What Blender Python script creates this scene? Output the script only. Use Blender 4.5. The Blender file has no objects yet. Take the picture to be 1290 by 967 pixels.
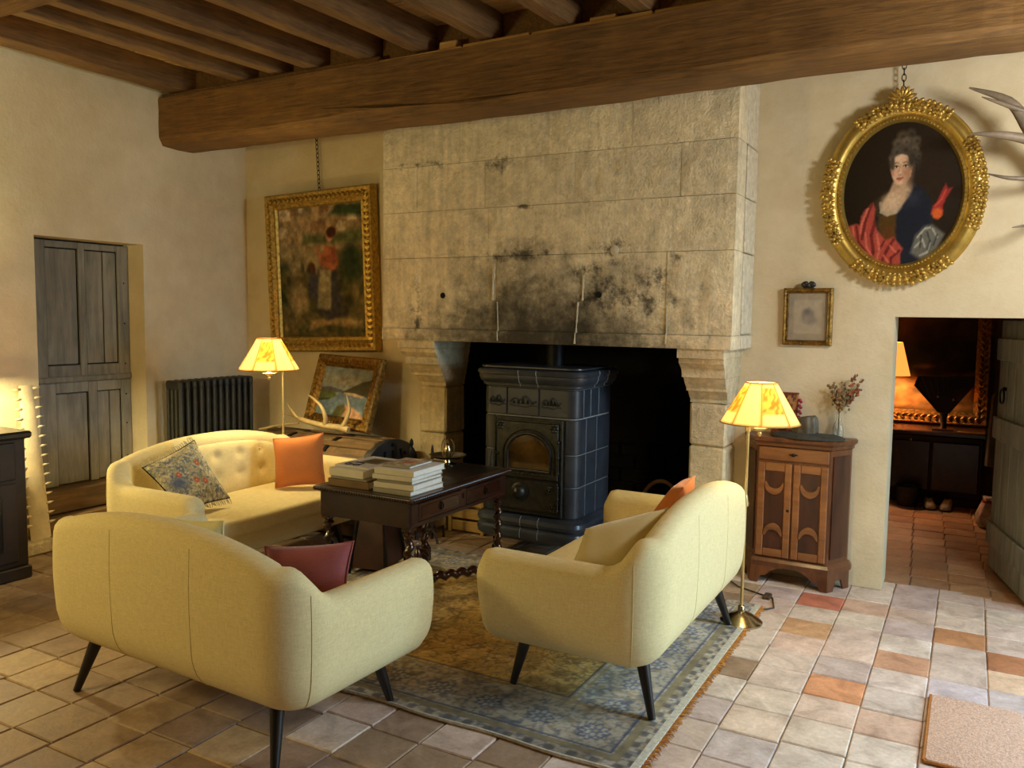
import bpy, math, random
import numpy as np
from mathutils import Vector, Matrix
random.seed(7)
RNG = np.random.default_rng(7)
PI = math.pi
S = bpy.context.scene
COL = S.collection

# ------------------------------------------------------------------ camera
F_PX = 1036.77
YAW, PITCH, ROLL = math.radians(29.1133), math.radians(4.7609), math.radians(0.7784)
CAM_H = 1.6


def camera():
    cy, sy = math.cos(YAW), math.sin(YAW)
    cp, sp = math.cos(PITCH), math.sin(PITCH)
    r = Vector((cy, sy, 0))
    w = Vector((-sy * cp, cy * cp, -sp))
    u = r.cross(w)
    c, s = math.cos(ROLL), math.sin(ROLL)
    r2 = r * c + u * s
    u2 = u * c - r * s
    m = Matrix(((r2.x, u2.x, -w.x, 0), (r2.y, u2.y, -w.y, 0), (r2.z, u2.z, -w.z, CAM_H), (0, 0, 0, 1)))
    cam = bpy.data.cameras.new('camera')
    cam.sensor_fit = 'HORIZONTAL'
    cam.sensor_width = 36.0
    cam.lens = F_PX / 1290 * 36.0
    cam.clip_start = 0.05
    o = bpy.data.objects.new('camera', cam)
    o.matrix_world = m
    COL.objects.link(o)
    S.camera = o


camera()

# ------------------------------------------------------------------ light and exposure
wd = bpy.data.worlds.new('world')
S.world = wd
wd.use_nodes = True
wd.node_tree.nodes['Background'].inputs[0].default_value = (0.62, 0.78, 1.0, 1)
wd.node_tree.nodes['Background'].inputs[1].default_value = 1.0
S.view_settings.view_transform = 'Standard'
S.view_settings.look = 'None'
S.view_settings.gamma = 1.0
S.view_settings.exposure = 0.0
S.view_settings.use_curve_mapping = False
S.cycles.max_bounces = 8
S.cycles.sample_clamp_indirect = 6.0


def area_light(name, loc, target, sx, sy, power, color):
    l = bpy.data.lights.new(name, 'AREA')
    l.shape = 'RECTANGLE'
    l.size, l.size_y = sx, sy
    l.energy = power
    l.color = color
    l.spread = math.radians(112)
    o = bpy.data.objects.new(name, l)
    o.location = loc
    d = Vector(target) - Vector(loc)
    o.rotation_euler = d.to_track_quat('-Z', 'Y').to_euler()
    COL.objects.link(o)
    return o


def point_light(name, loc, power, color, radius=0.05, parent=None):
    l = bpy.data.lights.new(name, 'POINT')
    l.energy = power
    l.color = color
    l.shadow_soft_size = radius
    o = bpy.data.objects.new(name, l)
    o.location = loc
    o.parent = parent
    COL.objects.link(o)
    return o


COOL = (0.40, 0.73, 1.0)
WARM = (1.0, 0.84, 0.42)
# daylight entering by the window in the right wall
area_light('window_daylight', (2.50, 3.85, 1.50), (-0.2, 3.25, -0.25), 1.35, 1.5, 60, COOL)
# unseen fill lights added to brighten the room, one at the left, one at the right
point_light('left_fill_light', (-4.2, 0.3, 1.9), 96, (1.0, 0.83, 0.36), 0.25)
point_light('right_fill_light', (0.95, 3.65, 2.45), 110, (0.96, 0.97, 0.96), 0.18)

# ------------------------------------------------------------------ helpers


def lin(c):
    return tuple(((x / 255) / 12.92 if x / 255 <= 0.04045 else ((x / 255 + 0.055) / 1.055) ** 2.4) for x in c)


class MB:
    """collects vertices and faces, then links them as one mesh object"""

    def __init__(self):
        self.v = []
        self.f = []
        self.c = None

    def add(self, vs, fs):
        n = len(self.v)
        self.v += [tuple(p) for p in vs]
        self.f += [tuple(i + n for i in f) for f in fs]
        return n

    def box(self, x0, x1, y0, y1, z0, z1, m=None):
        vs = [(x0, y0, z0), (x1, y0, z0), (x1, y1, z0), (x0, y1, z0), (x0, y0, z1), (x1, y0, z1), (x1, y1, z1), (x0, y1, z1)]
        if m is not None:
            vs = [tuple(m @ Vector(p)) for p in vs]
        self.add(vs, [(0, 3, 2, 1), (4, 5, 6, 7), (0, 1, 5, 4), (1, 2, 6, 5), (2, 3, 7, 6), (3, 0, 4, 7)])
        return self

    def cbox(self, x0, x1, y0, y1, z0, z1, b=0.006, m=None, jit=0.0):
        """box with chamfered edges (24 vertices)"""
        X, Y, Z = (x0, x1), (y0, y1), (z0, z1)
        vs = []
        idx = {}
        for i in (0, 1):
            for j in (0, 1):
                for k in (0, 1):
                    sx, sy, sz = (1 - 2 * i), (1 - 2 * j), (1 - 2 * k)
                    p = [X[i], Y[j], Z[k]]
                    if jit:
                        p = [q + random.uniform(-jit, jit) for q in p]
                    for a in range(3):
                        q = list(p)
                        for ax, s in ((0, sx), (1, sy), (2, sz)):
                            if ax != a:
                                q[ax] += s * b
                        idx[(i, j, k, a)] = len(vs)
                        vs.append(tuple(q))
        fs = []

        def face(pts):
            fs.append(tuple(pts))
        # main faces: axis a fixed
        for a in range(3):
            o1, o2 = [t for t in range(3) if t != a]
            for s in (0, 1):
                q = []
                for (u, w) in ((0, 0), (1, 0), (1, 1), (0, 1)):
                    key = [0, 0, 0]
                    key[a] = s
                    key[o1] = u
                    key[o2] = w
                    q.append(idx[(key[0], key[1], key[2], a)])
                flip = (s == 0) != (a == 1)
                face(q[::-1] if flip else q)
        # edge faces: edge along axis e, the two other axes a, c fixed
        for e in range(3):
            a, c = [t for t in range(3) if t != e]
            for s in (0, 1):
                for t in (0, 1):
                    k0 = [0, 0, 0]
                    k0[a], k0[c], k0[e] = s, t, 0
                    k1 = list(k0)
                    k1[e] = 1
                    q = [idx[(*k0, a)], idx[(*k1, a)], idx[(*k1, c)], idx[(*k0, c)]]
                    face(q)
        for i in (0, 1):
            for j in (0, 1):
                for k in (0, 1):
                    face([idx[(i, j, k, 0)], idx[(i, j, k, 1)], idx[(i, j, k, 2)]])
        if m is not None:
            vs = [tuple(m @ Vector(p)) for p in vs]
        self.add(vs, fs)
        return self

    def tube(self, pts, radii, n=10, cap=True, closed=False):
        pts = [Vector(p) for p in pts]
        if not hasattr(radii, '__len__'):
            radii = [radii] * len(pts)
        N = len(pts)
        t0 = (pts[1] - pts[0]).normalized()
        ref = Vector((0, 0, 1)) if abs(t0.z) < 0.9 else Vector((1, 0, 0))
        a = t0.cross(ref).normalized()
        vs = []
        for i in range(N):
            if closed:
                t = (pts[(i + 1) % N] - pts[i - 1]).normalized()
            else:
                t = (pts[min(i + 1, N - 1)] - pts[max(i - 1, 0)]).normalized()
            a = (a - t * a.dot(t)).normalized()
            b = t.cross(a)
            for k in range(n):
                an = 2 * PI * k / n
                vs.append(pts[i] + (a * math.cos(an) + b * math.sin(an)) * radii[i])
        fs = []
        for i in range(N if closed else N - 1):
            i2 = (i + 1) % N
            for k in range(n):
                k2 = (k + 1) % n
                fs.append((i * n + k, i * n + k2, i2 * n + k2, i2 * n + k))
        if cap and not closed:
            fs.append(tuple(range(n))[::-1])
            fs.append(tuple((N - 1) * n + k for k in range(n)))
        self.add(vs, fs)
        return self

    def lathe(self, prof, n=24, c=(0, 0, 0), cap=True, m=None):
        """prof: list of (radius, z)"""
        vs, fs = [], []
        for (r, z) in prof:
            for k in range(n):
                a = 2 * PI * k / n
                vs.append((c[0] + r * math.cos(a), c[1] + r * math.sin(a), c[2] + z))
        for i in range(len(prof) - 1):
            for k in range(n):
                k2 = (k + 1) % n
                fs.append((i * n + k, i * n + k2, (i + 1) * n + k2, (i + 1) * n + k))
        if cap:
            fs.append(tuple(range(n))[::-1])
            fs.append(tuple((len(prof) - 1) * n + k for k in range(n)))
        if m is not None:
            vs = [tuple(m @ Vector(p)) for p in vs]
        self.add(vs, fs)
        return self

    def ell(self, c, r, nu=8, nv=5, m=None):
        vs, fs = [], []
        if not hasattr(r, '__len__'):
            r = (r, r, r)
        for j in range(1, nv):
            ph = PI * j / nv
            for k in range(nu):
                a = 2 * PI * k / nu
                vs.append(Vector((r[0] * math.sin(ph) * math.cos(a), r[1] * math.sin(ph) * math.sin(a), r[2] * math.cos(ph))))
        top = len(vs)
        vs += [Vector((0, 0, r[2])), Vector((0, 0, -r[2]))]
        for j in range(nv - 2):
            for k in range(nu):
                k2 = (k + 1) % nu
                fs.append((j * nu + k, (j + 1) * nu + k, (j + 1) * nu + k2, j * nu + k2))
        for k in range(nu):
            k2 = (k + 1) % nu
            fs.append((top, k, k2))
            fs.append((top + 1, (nv - 2) * nu + k2, (nv - 2) * nu + k))
        if m is not None:
            vs = [m @ p for p in vs]
        c = Vector(c)
        self.add([p + c for p in vs], fs)
        return self

    def prism(self, poly, z0, z1, axis='z', b=0.0):
        """polygon (ccw list of 2D points) extruded; axis 'z' -> (x,y), 'y' -> (x,z) from y=z0 to z1, 'x' -> (y,z)"""
        n = len(poly)

        def P(p, t):
            if axis == 'z':
                return (p[0], p[1], t)
            if axis == 'y':
                return (p[0], t, p[1])
            return (t, p[0], p[1])
        vs = [P(p, z0) for p in poly] + [P(p, z1) for p in poly]
        fs = [tuple(range(n))[::-1], tuple(range(n, 2 * n))]
        for i in range(n):
            j = (i + 1) % n
            fs.append((i, j, n + j, n + i))
        self.add(vs, fs)
        return self

    def strip(self, rings, close_u=True, close_v=False, cap=True):
        """rings: list of equal-length point loops"""
        n = len(rings[0])
        vs = [p for r in rings for p in r]
        fs = []
        R = len(rings)
        for i in range(R if close_v else R - 1):
            i2 = (i + 1) % R
            for k in range(n if close_u else n - 1):
                k2 = (k + 1) % n
                fs.append((i * n + k, i * n + k2, i2 * n + k2, i2 * n + k))
        if cap and close_u and not close_v:
            fs.append(tuple(range(n))[::-1])
            fs.append(tuple((R - 1) * n + k for k in range(n)))
        self.add(vs, fs)
        return self

    def mesh(self, name, material, smooth=False, angle=None):
        me = bpy.data.meshes.new(name)
        me.from_pydata([tuple(p) for p in self.v], [], self.f)
        if material is not None:
            me.materials.append(material)
        if smooth:
            me.polygons.foreach_set('use_smooth', [True] * len(me.polygons))
        me.update()
        import bmesh
        bm = bmesh.new()
        bm.from_mesh(me)
        bmesh.ops.recalc_face_normals(bm, faces=bm.faces)
        if smooth and angle:
            lim = math.radians(angle)
            for e in bm.edges:
                if len(e.link_faces) == 2 and e.calc_face_angle(0) > lim:
                    e.smooth = False
        bm.to_mesh(me)
        bm.free()
        return me

    def build(self, name, material, parent=None, smooth=False, angle=40, loc=None):
        return link(name, self.mesh(name, material, smooth, angle), parent, loc)


def link(name, me, parent=None, loc=None):
    o = bpy.data.objects.new(name, me)
    COL.objects.link(o)
    if parent is not None:
        o.parent = parent
    if loc is not None:
        o.location = loc
    return o


def tag(o, label=None, cat=None, group=None, kind=None):
    if label:
        o['label'] = label
    if cat:
        o['category'] = cat
    if group:
        o['group'] = group
    if kind:
        o['kind'] = kind
    return o


def thing(name, label, cat, loc=(0, 0, 0), rz=0.0, group=None, rot=None):
    o = bpy.data.objects.new(name, None)
    o.empty_display_size = 0.1
    COL.objects.link(o)
    o.location = loc
    o.rotation_euler = rot if rot is not None else (0, 0, rz)
    return tag(o, label, cat, group)


def struct(name, parent=None):
    o = bpy.data.objects.new(name, None)
    COL.objects.link(o)
    o.parent = parent
    o['kind'] = 'structure'
    return o


def copy_tree(o, parent=None):
    c = o.copy()
    COL.objects.link(c)
    c.parent = parent
    for ch in list(o.children):
        copy_tree(ch, c)
    return c


# ------------------------------------------------------------------ materials


def nodes(name):
    m = bpy.data.materials.new(name)
    m.use_nodes = True
    nt = m.node_tree
    return m, nt, nt.nodes['Principled BSDF']


def N(nt, typ, **kw):
    n = nt.nodes.new(typ)
    for k, v in kw.items():
        setattr(n, k, v)
    return n


def ramp(nt, fac, stops):
    r = N(nt, 'ShaderNodeValToRGB')
    e = r.color_ramp.elements
    while len(e) > 1:
        e.remove(e[0])
    e[0].position = stops[0][0]
    e[0].color = (*stops[0][1], 1)
    for p, c in stops[1:]:
        x = e.new(p)
        x.color = (*c, 1)
    nt.links.new(fac, r.inputs[0])
    return r.outputs[0]


def noise(nt, scale, detail=4, rough=0.55, vec=None, dist=0.0):
    n = N(nt, 'ShaderNodeTexNoise')
    n.inputs['Scale'].default_value = scale
    n.inputs['Detail'].default_value = detail
    n.inputs['Roughness'].default_value = rough
    n.inputs['Distortion'].default_value = dist
    if vec is not None:
        nt.links.new(vec, n.inputs['Vector'])
    return n.outputs['Fac']


def coords(nt, kind='Object', scale=(1, 1, 1), rnd=False):
    t = N(nt, 'ShaderNodeTexCoord')
    out = t.outputs[kind]
    if rnd:
        oi = N(nt, 'ShaderNodeObjectInfo')
        mu = N(nt, 'ShaderNodeMath', operation='MULTIPLY')
        mu.inputs[1].default_value = 37.0
        nt.links.new(oi.outputs['Random'], mu.inputs[0])
        ad = N(nt, 'ShaderNodeVectorMath', operation='ADD')
        nt.links.new(out, ad.inputs[0])
        nt.links.new(mu.outputs[0], ad.inputs[1])
        out = ad.outputs[0]
    mp = N(nt, 'ShaderNodeMapping')
    mp.inputs['Scale'].default_value = scale
    nt.links.new(out, mp.inputs['Vector'])
    return mp.outputs[0]


def mixc(nt, fac, a, b, blend='MIX'):
    m = N(nt, 'ShaderNodeMix', data_type='RGBA', blend_type=blend)
    for sock, val in ((m.inputs[0], fac), (m.inputs[6], a), (m.inputs[7], b)):
        if hasattr(val, 'is_output') or isinstance(val, bpy.types.NodeSocket):
            nt.links.new(val, sock)
        elif isinstance(val, (int, float)):
            sock.default_value = val
        else:
            sock.default_value = (*val[:3], 1)
    return m.outputs[2]


def bump(nt, b, height, strength=0.3, dist=0.01):
    n = N(nt, 'ShaderNodeBump')
    n.inputs['Strength'].default_value = strength
    n.inputs['Distance'].default_value = dist
    nt.links.new(height, n.inputs['Height'])
    nt.links.new(n.outputs[0], b.inputs['Normal'])
    return n


def plain(name, rgb, rough=0.6, metal=0.0, var=0.12, scale=30, bumps=0.0, spec=0.5, coat=0.0, rnd=True):
    """one colour with a little fine variation"""
    m, nt, b = nodes(name)
    c = lin(rgb)
    v = coords(nt, 'Object', rnd=rnd)
    f = noise(nt, scale, 4, 0.6, v)
    lo = tuple(max(0, x * (1 - var * 1.6)) for x in c)
    hi = tuple(min(1, x * (1 + var * 1.6)) for x in c)
    nt.links.new(ramp(nt, f, [(0.3, lo), (0.7, hi)]), b.inputs['Base Color'])
    b.inputs['Roughness'].default_value = rough
    b.inputs['Metallic'].default_value = metal
    b.inputs['Specular IOR Level'].default_value = spec
    b.inputs['Coat Weight'].default_value = coat
    if bumps:
        bump(nt, b, f, bumps, 0.01)
    return m


def wood(name, dark, light, axis=0, rough=0.55, scale=6.0, stretch=12.0, bumps=0.25, coat=0.0, kind='Object', rnd=True):
    m, nt, b = nodes(name)
    sc = [stretch] * 3
    sc[axis] = 1.0
    v = coords(nt, kind, sc, rnd=rnd)
    f = noise(nt, scale * 0.35, 6, 0.65, v, 0.6)
    v2 = coords(nt, kind, (1, 1, 1), rnd=rnd)
    g = noise(nt, 2.5, 3, 0.6, v2)
    c1 = ramp(nt, f, [(0.3, lin(dark)), (0.68, lin(light))])
    c2 = mixc(nt, 0.35, c1, ramp(nt, g, [(0.35, lin(dark)), (0.7, lin(light))]))
    nt.links.new(c2, b.inputs['Base Color'])
    b.inputs['Roughness'].default_value = rough
    b.inputs['Coat Weight'].default_value = coat
    b.inputs['Coat Roughness'].default_value = 0.2
    if bumps:
        bump(nt, b, f, bumps, 0.01)
    return m


def plaster(name, c1, c2, c3, bumps=0.35):
    m, nt, b = nodes(name)
    v = coords(nt, 'Object')
    big = noise(nt, 0.9, 5, 0.6, v, 0.4)
    mid = noise(nt, 5.0, 6, 0.65, v)
    fine = noise(nt, 45.0, 4, 0.7, v)
    col = mixc(nt, 0.45, ramp(nt, big, [(0.32, lin(c1)), (0.5, lin(c2)), (0.68, lin(c3))]), ramp(nt, mid, [(0.3, lin(c1)), (0.7, lin(c3))]))
    nt.links.new(col, b.inputs['Base Color'])
    b.inputs['Roughness'].default_value = 0.92
    b.inputs['Specular IOR Level'].default_value = 0.2
    ad = N(nt, 'ShaderNodeMath', operation='MULTIPLY_ADD')
    nt.links.new(fine, ad.inputs[0])
    ad.inputs[1].default_value = 0.35
    nt.links.new(mid, ad.inputs[2])
    bump(nt, b, ad.outputs[0], bumps, 0.025)
    return m


def vcol(name, rough=0.6, attr='Col', spec=0.3, bumps=0.0, coat=0.0, scale=60):
    m, nt, b = nodes(name)
    a = N(nt, 'ShaderNodeAttribute')
    a.attribute_name = attr
    v = coords(nt, 'Object')
    f = noise(nt, scale, 4, 0.6, v)
    nt.links.new(mixc(nt, 0.12, a.outputs['Color'], mixc(nt, 1.0, a.outputs['Color'], ramp(nt, f, [(0.3, (0.3, 0.3, 0.3)), (0.7, (1, 1, 1))]), 'MULTIPLY')), b.inputs['Base Color'])
    b.inputs['Roughness'].default_value = rough
    b.inputs['Specular IOR Level'].default_value = spec
    b.inputs['Coat Weight'].default_value = coat
    b.inputs['Coat Roughness'].default_value = 0.15
    if bumps:
        bump(nt, b, f, bumps, 0.004)
    return m


def stone(name, base, soot=True, warm=None):
    """pale limestone with soot blackening above the hearth (world position) and pitting"""
    m, nt, b = nodes(name)
    g = N(nt, 'ShaderNodeNewGeometry')
    pos = g.outputs['Position']
    big = noise(nt, 1.6, 5, 0.6, pos, 0.5)
    mid = noise(nt, 9.0, 6, 0.7, pos)
    fine = noise(nt, 60.0, 4, 0.7, pos)
    oi = N(nt, 'ShaderNodeObjectInfo')
    c = lin(base)
    col = mixc(nt, 0.55, ramp(nt, big, [(0.3, tuple(x * 0.72 for x in c)), (0.7, tuple(min(1, x * 1.18) for x in c))]), ramp(nt, mid, [(0.3, tuple(x * 0.62 for x in c)), (0.62, tuple(min(1, x * 1.15) for x in c))]))
    grain = noise(nt, 26.0, 5, 0.75, pos)
    streak_ = noise(nt, 7.0, 4, 0.7, coords(nt, 'Object', (2.2, 2.2, 0.18)))
    col = mixc(nt, 0.5, col, mixc(nt, 1.0, col, ramp(nt, grain, [(0.3, (0.62, 0.60, 0.56)), (0.66, (1.18, 1.16, 1.12))]), 'MULTIPLY'))
    col = mixc(nt, 0.4, col, mixc(nt, 1.0, col, ramp(nt, streak_, [(0.35, (0.66, 0.64, 0.6)), (0.62, (1.14, 1.12, 1.08))]), 'MULTIPLY'))
    col = mixc(nt, 0.35, col, mixc(nt, 1.0, col, ramp(nt, oi.outputs['Random'], [(0.0, (0.78, 0.78, 0.78)), (1.0, (1.12, 1.1, 1.06))]), 'MULTIPLY'))
    if soot:
        sx = N(nt, 'ShaderNodeSeparateXYZ')
        nt.links.new(pos, sx.inputs[0])

        def mth(op, a, bb):
            q = N(nt, 'ShaderNodeMath', operation=op)
            for i, t in enumerate((a, bb)):
                if isinstance(t, (int, float)):
                    q.inputs[i].default_value = t
                else:
                    nt.links.new(t, q.inputs[i])
            return q.outputs[0]
        # the soot stain: widest and blackest along the lintel, torn at its edge by noise
        def blot(cx, cz, rx, rz, n1, n2, lo, hi):
            dx = mth('DIVIDE', mth('SUBTRACT', sx.outputs[0], cx), rx)
            dz = mth('DIVIDE', mth('SUBTRACT', sx.outputs[2], cz), rz)
            rr = mth('SQRT', mth('ADD', mth('MULTIPLY', dx, dx), mth('MULTIPLY', dz, dz)), 0)
            k = mth('ADD', rr, mth('MULTIPLY', mth('SUBTRACT', mid, 0.5), n1))
            k = mth('ADD', k, mth('MULTIPLY', mth('SUBTRACT', big, 0.5), n2))
            return ramp(nt, k, [(lo, (1, 1, 1)), ((lo + hi) / 2, (0.5, 0.5, 0.5)), (hi, (0, 0, 0))])
        soft = blot(-2.54, 1.40, 1.25, 0.68, 0.9, 0.9, 0.15, 1.2)
        col = mixc(nt, mth('MULTIPLY', soft, 0.80), col, (0.085, 0.07, 0.05))
        hard = blot(-2.54, 1.44, 0.95, 0.40, 1.5, 1.1, 0.2, 1.15)
        col = mixc(nt, mth('MULTIPLY', hard, 0.72), col, (0.022, 0.018, 0.013))
        # scars along broken joints
        for (cx, cz, rx, rz) in ((-2.68, 1.995, 0.30, 0.035), (-1.68, 1.84, 0.06, 0.10), (-2.15, 1.92, 0.10, 0.06), (-2.0, 2.02, 0.12, 0.07), (-3.45, 2.64, 0.22, 0.03),
                                 (-2.80, 2.60, 0.10, 0.05), (-1.96, 2.60, 0.05, 0.018), (-2.60, 2.31, 0.08, 0.014), (-1.55, 1.96, 0.07, 0.05), (-3.45, 1.62, 0.04, 0.14), (-1.9, 1.70, 0.35, 0.10)):
            col = mixc(nt, mth('MULTIPLY', blot(cx, cz, rx, rz, 6.0, 0.0, 0.0, 0.9), 0.75), col, (0.035, 0.028, 0.02))
        # the groove band under it keeps lighter
    nt.links.new(col, b.inputs['Base Color'])
    b.inputs['Roughness'].default_value = 0.93
    b.inputs['Specular IOR Level'].default_value = 0.15
    ad = N(nt, 'ShaderNodeMath', operation='MULTIPLY_ADD')
    nt.links.new(fine, ad.inputs[0])
    ad.inputs[1].default_value = 0.5
    nt.links.new(mid, ad.inputs[2])
    bump(nt, b, ad.outputs[0], 0.75, 0.025)
    return m


def tile_mat(name, src):
    """terracotta: colour of the single tile from the object or from a face attribute, clouded and worn"""
    m, nt, b = nodes(name)
    if src == 'object':
        oi = N(nt, 'ShaderNodeObjectInfo')
        base = oi.outputs['Color']
    else:
        a = N(nt, 'ShaderNodeAttribute')
        a.attribute_name = 'Col'
        base = a.outputs['Color']
    g = N(nt, 'ShaderNodeNewGeometry')
    p = g.outputs['Position']
    big = noise(nt, 7.0, 5, 0.65, p, 0.8)
    fine = noise(nt, 50.0, 5, 0.7, p)
    c = mixc(nt, 0.75, base, mixc(nt, 1.0, base, ramp(nt, big, [(0.28, (0.55, 0.5, 0.48)), (0.5, (1, 1, 1)), (0.72, (1.35, 1.4, 1.45))]), 'MULTIPLY'))
    c = mixc(nt, 0.35, c, mixc(nt, 1.0, c, ramp(nt, fine, [(0.3, (0.55, 0.55, 0.55)), (0.65, (1.2, 1.2, 1.2))]), 'MULTIPLY'))
    nt.links.new(c, b.inputs['Base Color'])
    r = N(nt, 'ShaderNodeMapRange')
    r.inputs[3].default_value = 0.38
    r.inputs[4].default_value = 0.75
    nt.links.new(big, r.inputs[0])
    nt.links.new(r.outputs[0], b.inputs['Roughness'])
    b.inputs['Specular IOR Level'].default_value = 0.35
    bump(nt, b, mixc(nt, 0.5, big, fine), 0.25, 0.012)
    return m


def fabric(name, rgb, weave=420, var=0.10, sheen=0.3, bumps=0.15):
    m, nt, b = nodes(name)
    c = lin(rgb)
    v = coords(nt, 'Object')
    f = noise(nt, weave, 2, 0.5, v)
    # slubs along two directions
    s1 = noise(nt, 30, 3, 0.6, coords(nt, 'Object', (1, 1, 9)))
    s2 = noise(nt, 30, 3, 0.6, coords(nt, 'Object', (9, 9, 1)))
    ad = N(nt, 'ShaderNodeMath', operation='ADD')
    nt.links.new(s1, ad.inputs[0])
    nt.links.new(s2, ad.inputs[1])
    hf = N(nt, 'ShaderNodeMath', operation='MULTIPLY')
    nt.links.new(ad.outputs[0], hf.inputs[0])
    hf.inputs[1].default_value = 0.5
    col = mixc(nt, 0.5, ramp(nt, hf.outputs[0], [(0.35, tuple(x * (1 - var * 2) for x in c)), (0.65, tuple(min(1, x * (1 + var * 2)) for x in c))]), ramp(nt, f, [(0.3, tuple(x * (1 - var * 2.4) for x in c)), (0.7, tuple(min(1, x * (1 + var * 2)) for x in c))]))
    nt.links.new(col, b.inputs['Base Color'])
    b.inputs['Roughness'].default_value = 0.95
    b.inputs['Specular IOR Level'].default_value = 0.15
    b.inputs['Sheen Weight'].default_value = sheen
    if bumps:
        bump(nt, b, f, bumps, 0.003)
    return m


def emit(name, rgb, strength):
    m, nt, b = nodes(name)
    c = lin(rgb)
    b.inputs['Base Color'].default_value = (*c, 1)
    b.inputs['Emission Color'].default_value = (*c, 1)
    b.inputs['Emission Strength'].default_value = strength
    return m


def glass(name, rgb=(255, 255, 255), rough=0.02):
    m, nt, b = nodes(name)
    b.inputs['Base Color'].default_value = (*lin(rgb), 1)
    b.inputs['Transmission Weight'].default_value = 1.0
    b.inputs['Roughness'].default_value = rough
    b.inputs['IOR'].default_value = 1.45
    return m


def thin_glass(name):
    m, nt, b = nodes(name)
    tr = N(nt, 'ShaderNodeBsdfTransparent')
    b.inputs['Roughness'].default_value = 0.04
    b.inputs['Base Color'].default_value = (0.8, 0.85, 0.85, 1)
    mx = N(nt, 'ShaderNodeMixShader')
    mx.inputs[0].default_value = 0.07
    nt.links.new(tr.outputs[0], mx.inputs[1])
    nt.links.new(b.outputs[0], mx.inputs[2])
    nt.links.new(mx.outputs[0], nt.nodes['Material Output'].inputs['Surface'])
    return m


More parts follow.
